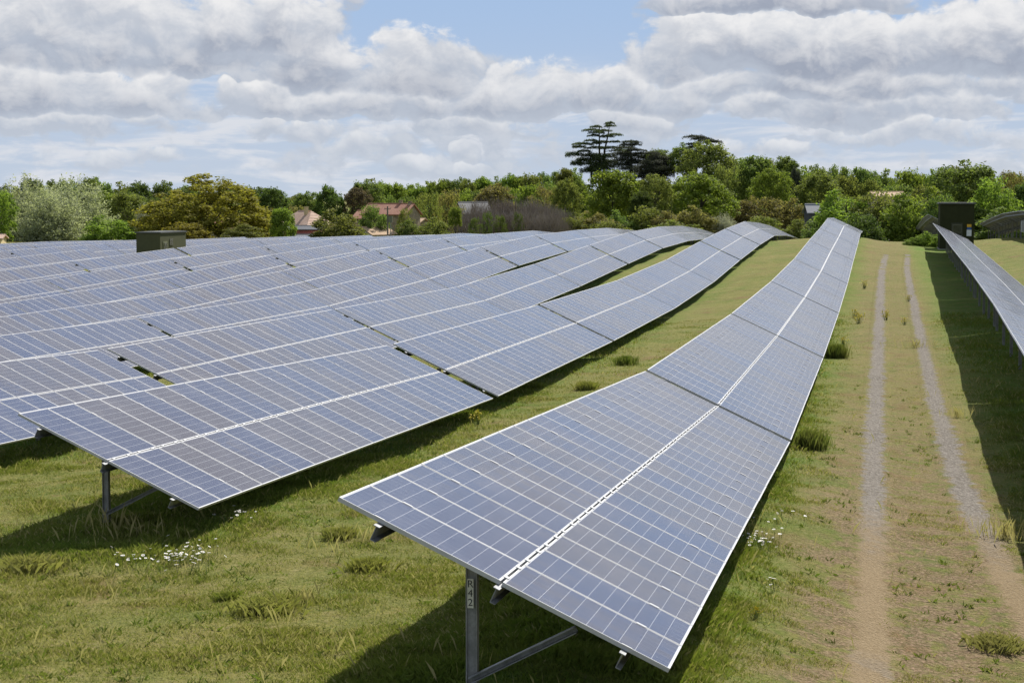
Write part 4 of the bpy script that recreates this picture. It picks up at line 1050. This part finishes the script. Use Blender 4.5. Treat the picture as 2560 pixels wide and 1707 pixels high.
def meadow():
    rng = np.random.default_rng(5); parts = []; lu = []
    for y0, y1, dens, wd in ((13, 24, 3000, .0020), (24, 38, 1500, .0032), (38, 58, 520, .0058), (58, 90, 150, .011)):
        xa, xb = -.56 * y1 - 2, .12 * y1 + 4
        n = int((xb - xa) * (y1 - y0) * dens); x = rng.uniform(xa, xb, n); y = rng.uniform(y0, y1, n)
        ok = (x > -.56 * y - 3) & (x < .095 * y + 4.5)
        ok &= (x > -31)
        x, y = x[ok], y[ok]
        p1 = vnoise(x, y, 1.1, 1); p2 = vnoise(x, y, .35, 2); p3 = vnoise(x, y, 4.0, 3)
        band = np.clip((x + 2.0) / 1.3, 0, 1) * np.clip((3.2 - x) / 1.0, 0, 1)
        keep = rng.uniform(0, 1, len(x)) < np.clip(.35 + .9 * (p1 * .5 + p2 * .5 - .25), 0, 1) * (1 - .80 * band * (p2 < .62))
        for r in (0, 1):
            keep &= np.abs(x - rut_x(r, y)) > .10 + .22 * rng.uniform(0, 1, len(x)) * (p2 + .5)
        x, y, p1, p2, p3, band = [q[keep] for q in (x, y, p1, p2, p3, band)]; n = len(x)
        # taller growth in the shade of the tables and along their lower edges
        sh = lushness(x, y)
        ht = (.028 + .085 * p1 * p2 + .022 * p3 + .13 * sh * (.25 + .75 * p1 * p2)) * rng.uniform(.5, 1.35, n) * (1 - .45 * band)
        tone = np.clip(.5 * p1 + .2 * p3 + rng.uniform(-.1, .4, n) + .0 * sh, 0, 1)
        dry = np.clip((rng.uniform(0, 1, n) < (.20 + .34 * p3 + .18 * band - .34 * sh)).astype(float) * rng.uniform(.5, 1, n), 0, 1)
        lu.append(np.repeat(sh, 4)); parts.append(blades(x, y, ht, wd * rng.uniform(.7, 1.4, n), rng.uniform(.1, .9, n), tone, dry, rng))
    # sparse tall seed stalks
    for y0, y1, n in ((13, 30, 4200), (30, 60, 4200)):
        y = rng.uniform(y0, y1, n); x = rng.uniform(-1, 1, n); x = -.56 * y - 1 + (x + 1) / 2 * (.655 * y + 4)
        k = (vnoise(x, y, 1.6, 9) > .52) & ~((x > -1.7) & (x < 2.8) & (rng.uniform(0, 1, n) < .8)); x, y = x[k], y[k]; n2 = len(x)
        lu.append(np.zeros(n2 * 4)); parts.append(blades(x, y, rng.uniform(.12, .30, n2), np.full(n2, .0006 + .00005 * y0), rng.uniform(.05, .6, n2), rng.uniform(.3, 1, n2), rng.uniform(.5, 1, n2), rng))
    V = np.concatenate([p[0] for p in parts]); nf = len(V) // 4
    Fq = np.arange(nf * 4).reshape(-1, 4)
    o = link('grass', np_mesh('grass', V, Fq, {'tone': np.concatenate([p[2] for p in parts]), 'dry': np.concatenate([p[3] for p in parts]), 'lush': np.concatenate(lu)}), MAT_BLADE)
    prop(o, 'short green and straw coloured meadow grass between the solar rows', None, None, 'stuff')
    print('grass faces', nf)
meadow()
def weeds():
    """low dark rosettes and broad leaves scattered through the turf"""
    rng = np.random.default_rng(15); n = 5200
    y = 13 + 45 * rng.uniform(0, 1, n) ** 1.3; x = -.56 * y - 1 + rng.uniform(0, 1, n) * (.655 * y + 4)
    k = vnoise(x, y, 1.3, 21) + .5 * vnoise(x, y, .4, 22) > .72; x, y = x[k], y[k]
    m = 9; X = np.repeat(x, m) + rng.normal(0, .035, len(x) * m); Y = np.repeat(y, m) + rng.normal(0, .035, len(x) * m); n = len(X)
    ok = (np.abs(X - rut_x(0, Y)) > .3) & (np.abs(X - rut_x(1, Y)) > .3); X, Y = X[ok], Y[ok]; n = len(X)
    V, Fq, tn, dr = blades(X, Y, rng.uniform(.04, .11, n), rng.uniform(.006, .014, n), rng.uniform(.5, 1.0, n), rng.uniform(0, .45, n), (rng.uniform(0, 1, n) < .08) * .7, rng)
    o = link('weeds', np_mesh('weeds', V, Fq, {'tone': tn, 'dry': dr, 'lush': np.full(len(V), .6)}), MAT_BLADE)
    prop(o, 'low dark green weeds scattered through the meadow turf', None, None, 'stuff')
weeds()

def clump(name, label, cat, x, y, rad, n, h, tone, dry, lean=(.2, .8), wd=.006, group=None, seed=0):
    rng = np.random.default_rng(seed); a = rng.uniform(0, 6.28, n); r = np.abs(rng.normal(0, .5, n)) * rad
    X, Y = x + np.cos(a) * r, y + np.sin(a) * r
    V, Fq, tn, dr = blades(X, Y, h * rng.uniform(.45, 1.1, n), np.full(n, wd), rng.uniform(*lean, n), np.clip(tone + rng.normal(0, .15, n), 0, 1), np.clip(dry + rng.normal(0, .12, n), 0, 1), rng)
    g = gz(x, y)
    o = link(name, np_mesh(name, V - np.array([x, y, g]), Fq, {'tone': tn, 'dry': dr}), MAT_BLADE); o.location = (x, y, g)
    return prop(o, label, cat, group)
    return o
CL_ = [(1863, 1030, 'grass_tussock', 'dark rush tussock beside the front table of the first row', .42, 700, .62, .0, .0, (.05, .35)),
       (1921, 822, 'grass_tussock', 'dark rush tussock beside the track under the third table', .45, 700, .75, .0, .0, (.05, .35)),
       (1437, 838, 'grass_tussock', 'dark green rush tussock in the lane between the first two rows', .45, 600, .5, .05, .0, (.05, .4)),
       (1346, 895, 'grass_tussock', 'light green grass tussock in the lane near the rush tussock', .35, 500, .4, .75, .1, (.2, .8)),
       (610, 1405, 'grass_tussock', 'arching yellow green grass tussock before the white daisies', .46, 520, .30, .85, .25, (.5, 1.0)),
       (842, 1308, 'grass_tussock', 'pale green grass tussock under the rail of the front table', .34, 420, .27, .9, .15, (.3, .9)),
       (62, 1312, 'grass_tussock', 'wide yellow green grass tussock at the picture edge', .5, 520, .36, .8, .3, (.4, 1.0)),
       (780, 1238, 'grass_tussock', 'small green tussock behind the front table corner', .3, 320, .3, .8, .2, (.3, .9)),
       (520, 1380, 'grass_tussock', 'small rounded green tussock by the daisies', .2, 220, .2, .35, .0, (.3, .9)),
       (2290, 1490, 'grass_tussock', 'grey green weed tussock at the end of the rut', .4, 420, .28, .5, .35, (.4, 1.0))]
for i, (px, py, nm, lab, rad, n, h, tone, dry, lean) in enumerate(CL_):
    x, y = unproject(px, py); clump(nm, lab, 'grass tussock', x, y, rad * .9, int(n * 2.6), h * .72, tone, dry, lean, .0011 + .00006 * y, None, 100 + i)
# pale dry stalks
for i, (px, py, rad, n, h, lab) in enumerate(((255, 1225, .9, 26, .55, 'pale dry stalks round the post of the second row'), (330, 1240, .9, 20, .5, 'pale dry stalks in front of the second row shade'), (2310, 1240, .8, 90, .45, 'straw coloured dry weeds beside the curving rut'), (2200, 960, .8, 70, .4, 'straw coloured dry weeds along the shaded verge'), (870, 1240, .7, 60, .35, 'dead straw under the front table corner'), (700, 1385, .6, 50, .3, 'dead straw near the arching tussock'), (2100, 800, 1.0, 60, .45, 'sparse dry weeds between track and tall row'))):
    x, y = unproject(px, py); clump('dry_weed', lab, 'dry weeds', x, y, rad, int(n * 1.6), h * .9, .6, .95, (.03, .5), .0006 + .00003 * y, None, 200 + i)['kind'] = 'stuff'

MAT_PETAL = plain('white_petals', (.80, .80, .78), .6, 0, .03)
MAT_EYE = plain('yellow_florets', (.70, .42, .02), .6, 0, .05)
MAT_STEM = plain('green_stem', (.06, .11, .02), .7)
def daisy_mesh(r, h):
    b = MB()
    for k in range(9):
        a = 2 * math.pi * k / 9; c, s = math.cos(a), math.sin(a); w = .32
        ca, sa = math.cos(a + w), math.sin(a + w); cb, sb = math.cos(a - w), math.sin(a - w)
        b.poly([(c * r * .2, s * r * .2, h), (cb * r * .8, sb * r * .8, h + r * .1), (c * r, s * r, h + r * .08), (ca * r * .8, sa * r * .8, h + r * .1)], 0)
    b.poly([(math.cos(k) * r * .28, math.sin(k) * r * .28, h + r * .12) for k in np.linspace(0, 2 * math.pi, 9)[:-1]], 1)
    b.tube([(0, 0, -.02), (.012, 0, h * .5), (0, 0, h - .002)], [.004, .003, .003], 4, 2)
    return b.mesh('daisy', [MAT_PETAL, MAT_EYE, MAT_STEM])
ME_DAISY = [daisy_mesh(.034, .24), daisy_mesh(.028, .30), daisy_mesh(.038, .20)]
rd = np.random.default_rng(9)
def daisies(pts, n, label, group):
    for i in range(n):
        cx, cy, sx, sy = pts[i % len(pts)]
        x, y = unproject(cx + rd.normal(0, sx), cy + rd.normal(0, sy))
        o = bpy.data.objects.new('daisy', ME_DAISY[i % 3]); COL.objects.link(o)
        o.location = (x, y, gz(x, y)); o.rotation_euler = (rd.normal(.15, .2), rd.normal(0, .2), rd.uniform(0, 6)); s = rd.uniform(.55, .9); o.scale = (s, s, s)
        prop(o, label, 'daisy', group)
daisies([(300, 1305, 22, 9), (400, 1300, 26, 9), (440, 1290, 36, 11), (470, 1285, 30, 14), (420, 1310, 30, 8)], 96, 'white daisy of the drift in front of the second row', 'daisies in front of the second row')
daisies([(530, 1208, 22, 5), (555, 1200, 20, 5)], 16, 'white daisy at the shade edge under the second row', 'daisies at the shade edge of the second row')
daisies([(1735, 1262, 24, 10), (1765, 1258, 20, 10)], 44, 'white daisy of the cluster beside the front table edge', 'daisies beside the front table edge')
daisies([(1795, 1205, 18, 8)], 16, 'white daisy just beyond the cluster beside the front table edge', 'daisies beyond the front table edge')
daisies([(1770, 1362, 14, 5)], 9, 'white daisy growing alone on the track verge near the front table', 'daisies on the track verge')
def ybush_mesh(seed):
    rng = np.random.default_rng(seed); b = MB()
    for k in range(26):
        a = rng.uniform(0, 6.28); r = rng.uniform(.02, .30); h = rng.uniform(.22, .55); x, y = math.cos(a) * r, math.sin(a) * r
        b.tube([(x * .3, y * .3, 0), (x, y, h)], [.006, .004], 4, 1)
        for q in range(4):
            c = Vector((x + rng.normal(0, .025), y + rng.normal(0, .025), h + rng.normal(0, .03))); u = Vector(rng.normal(0, 1, 3)).normalized() * .028; v = u.orthogonal().normalized() * .028
            b.quad(c - u, c + v, c + u, c - v, 0)
    return b.mesh('yellow_flower', [plain('yellow_petals', (.72, .60, .03), .6), MAT_STEM])
ME_Y = [ybush_mesh(s) for s in (1, 2, 3)]
for i, (px, py, s, lab) in enumerate(((1097, 968, 1.0, 'yellow flowering weed at the shade edge of the second row'), (1985, 655, 1.3, 'yellow flowering weed on the verge beside the fourth table'), (1972, 736, 1.3, 'yellow flowering weed beside the dark rush tussock on the verge'), (1962, 722, 1.1, 'yellow flowering weed a step beyond the rush tussock'), (2036, 728, 1.2, 'yellow flowering weed on the edge of the first rut'), (1937, 786, 1.0, 'yellow flowering weed against the lower edge of the third table'), (2078, 738, .9, 'yellow flowering weed on the grassy crown of the track'), (2086, 685, .9, 'yellow flowering weed beside the far rut'), (1738, 1413, .5, 'tiny yellow flowers by the lower edge of the front table'))):
    x, y = unproject(px, py + 8); o = bpy.data.objects.new('yellow_flower', ME_Y[i % 3]); COL.objects.link(o); o.location = (x, y, gz(x, y) - .02); o.rotation_euler = (0, 0, i * 1.3); s *= .72; o.scale = (s, s, s)
    prop(o, lab, 'wild flower')
print('objects', len(bpy.data.objects))
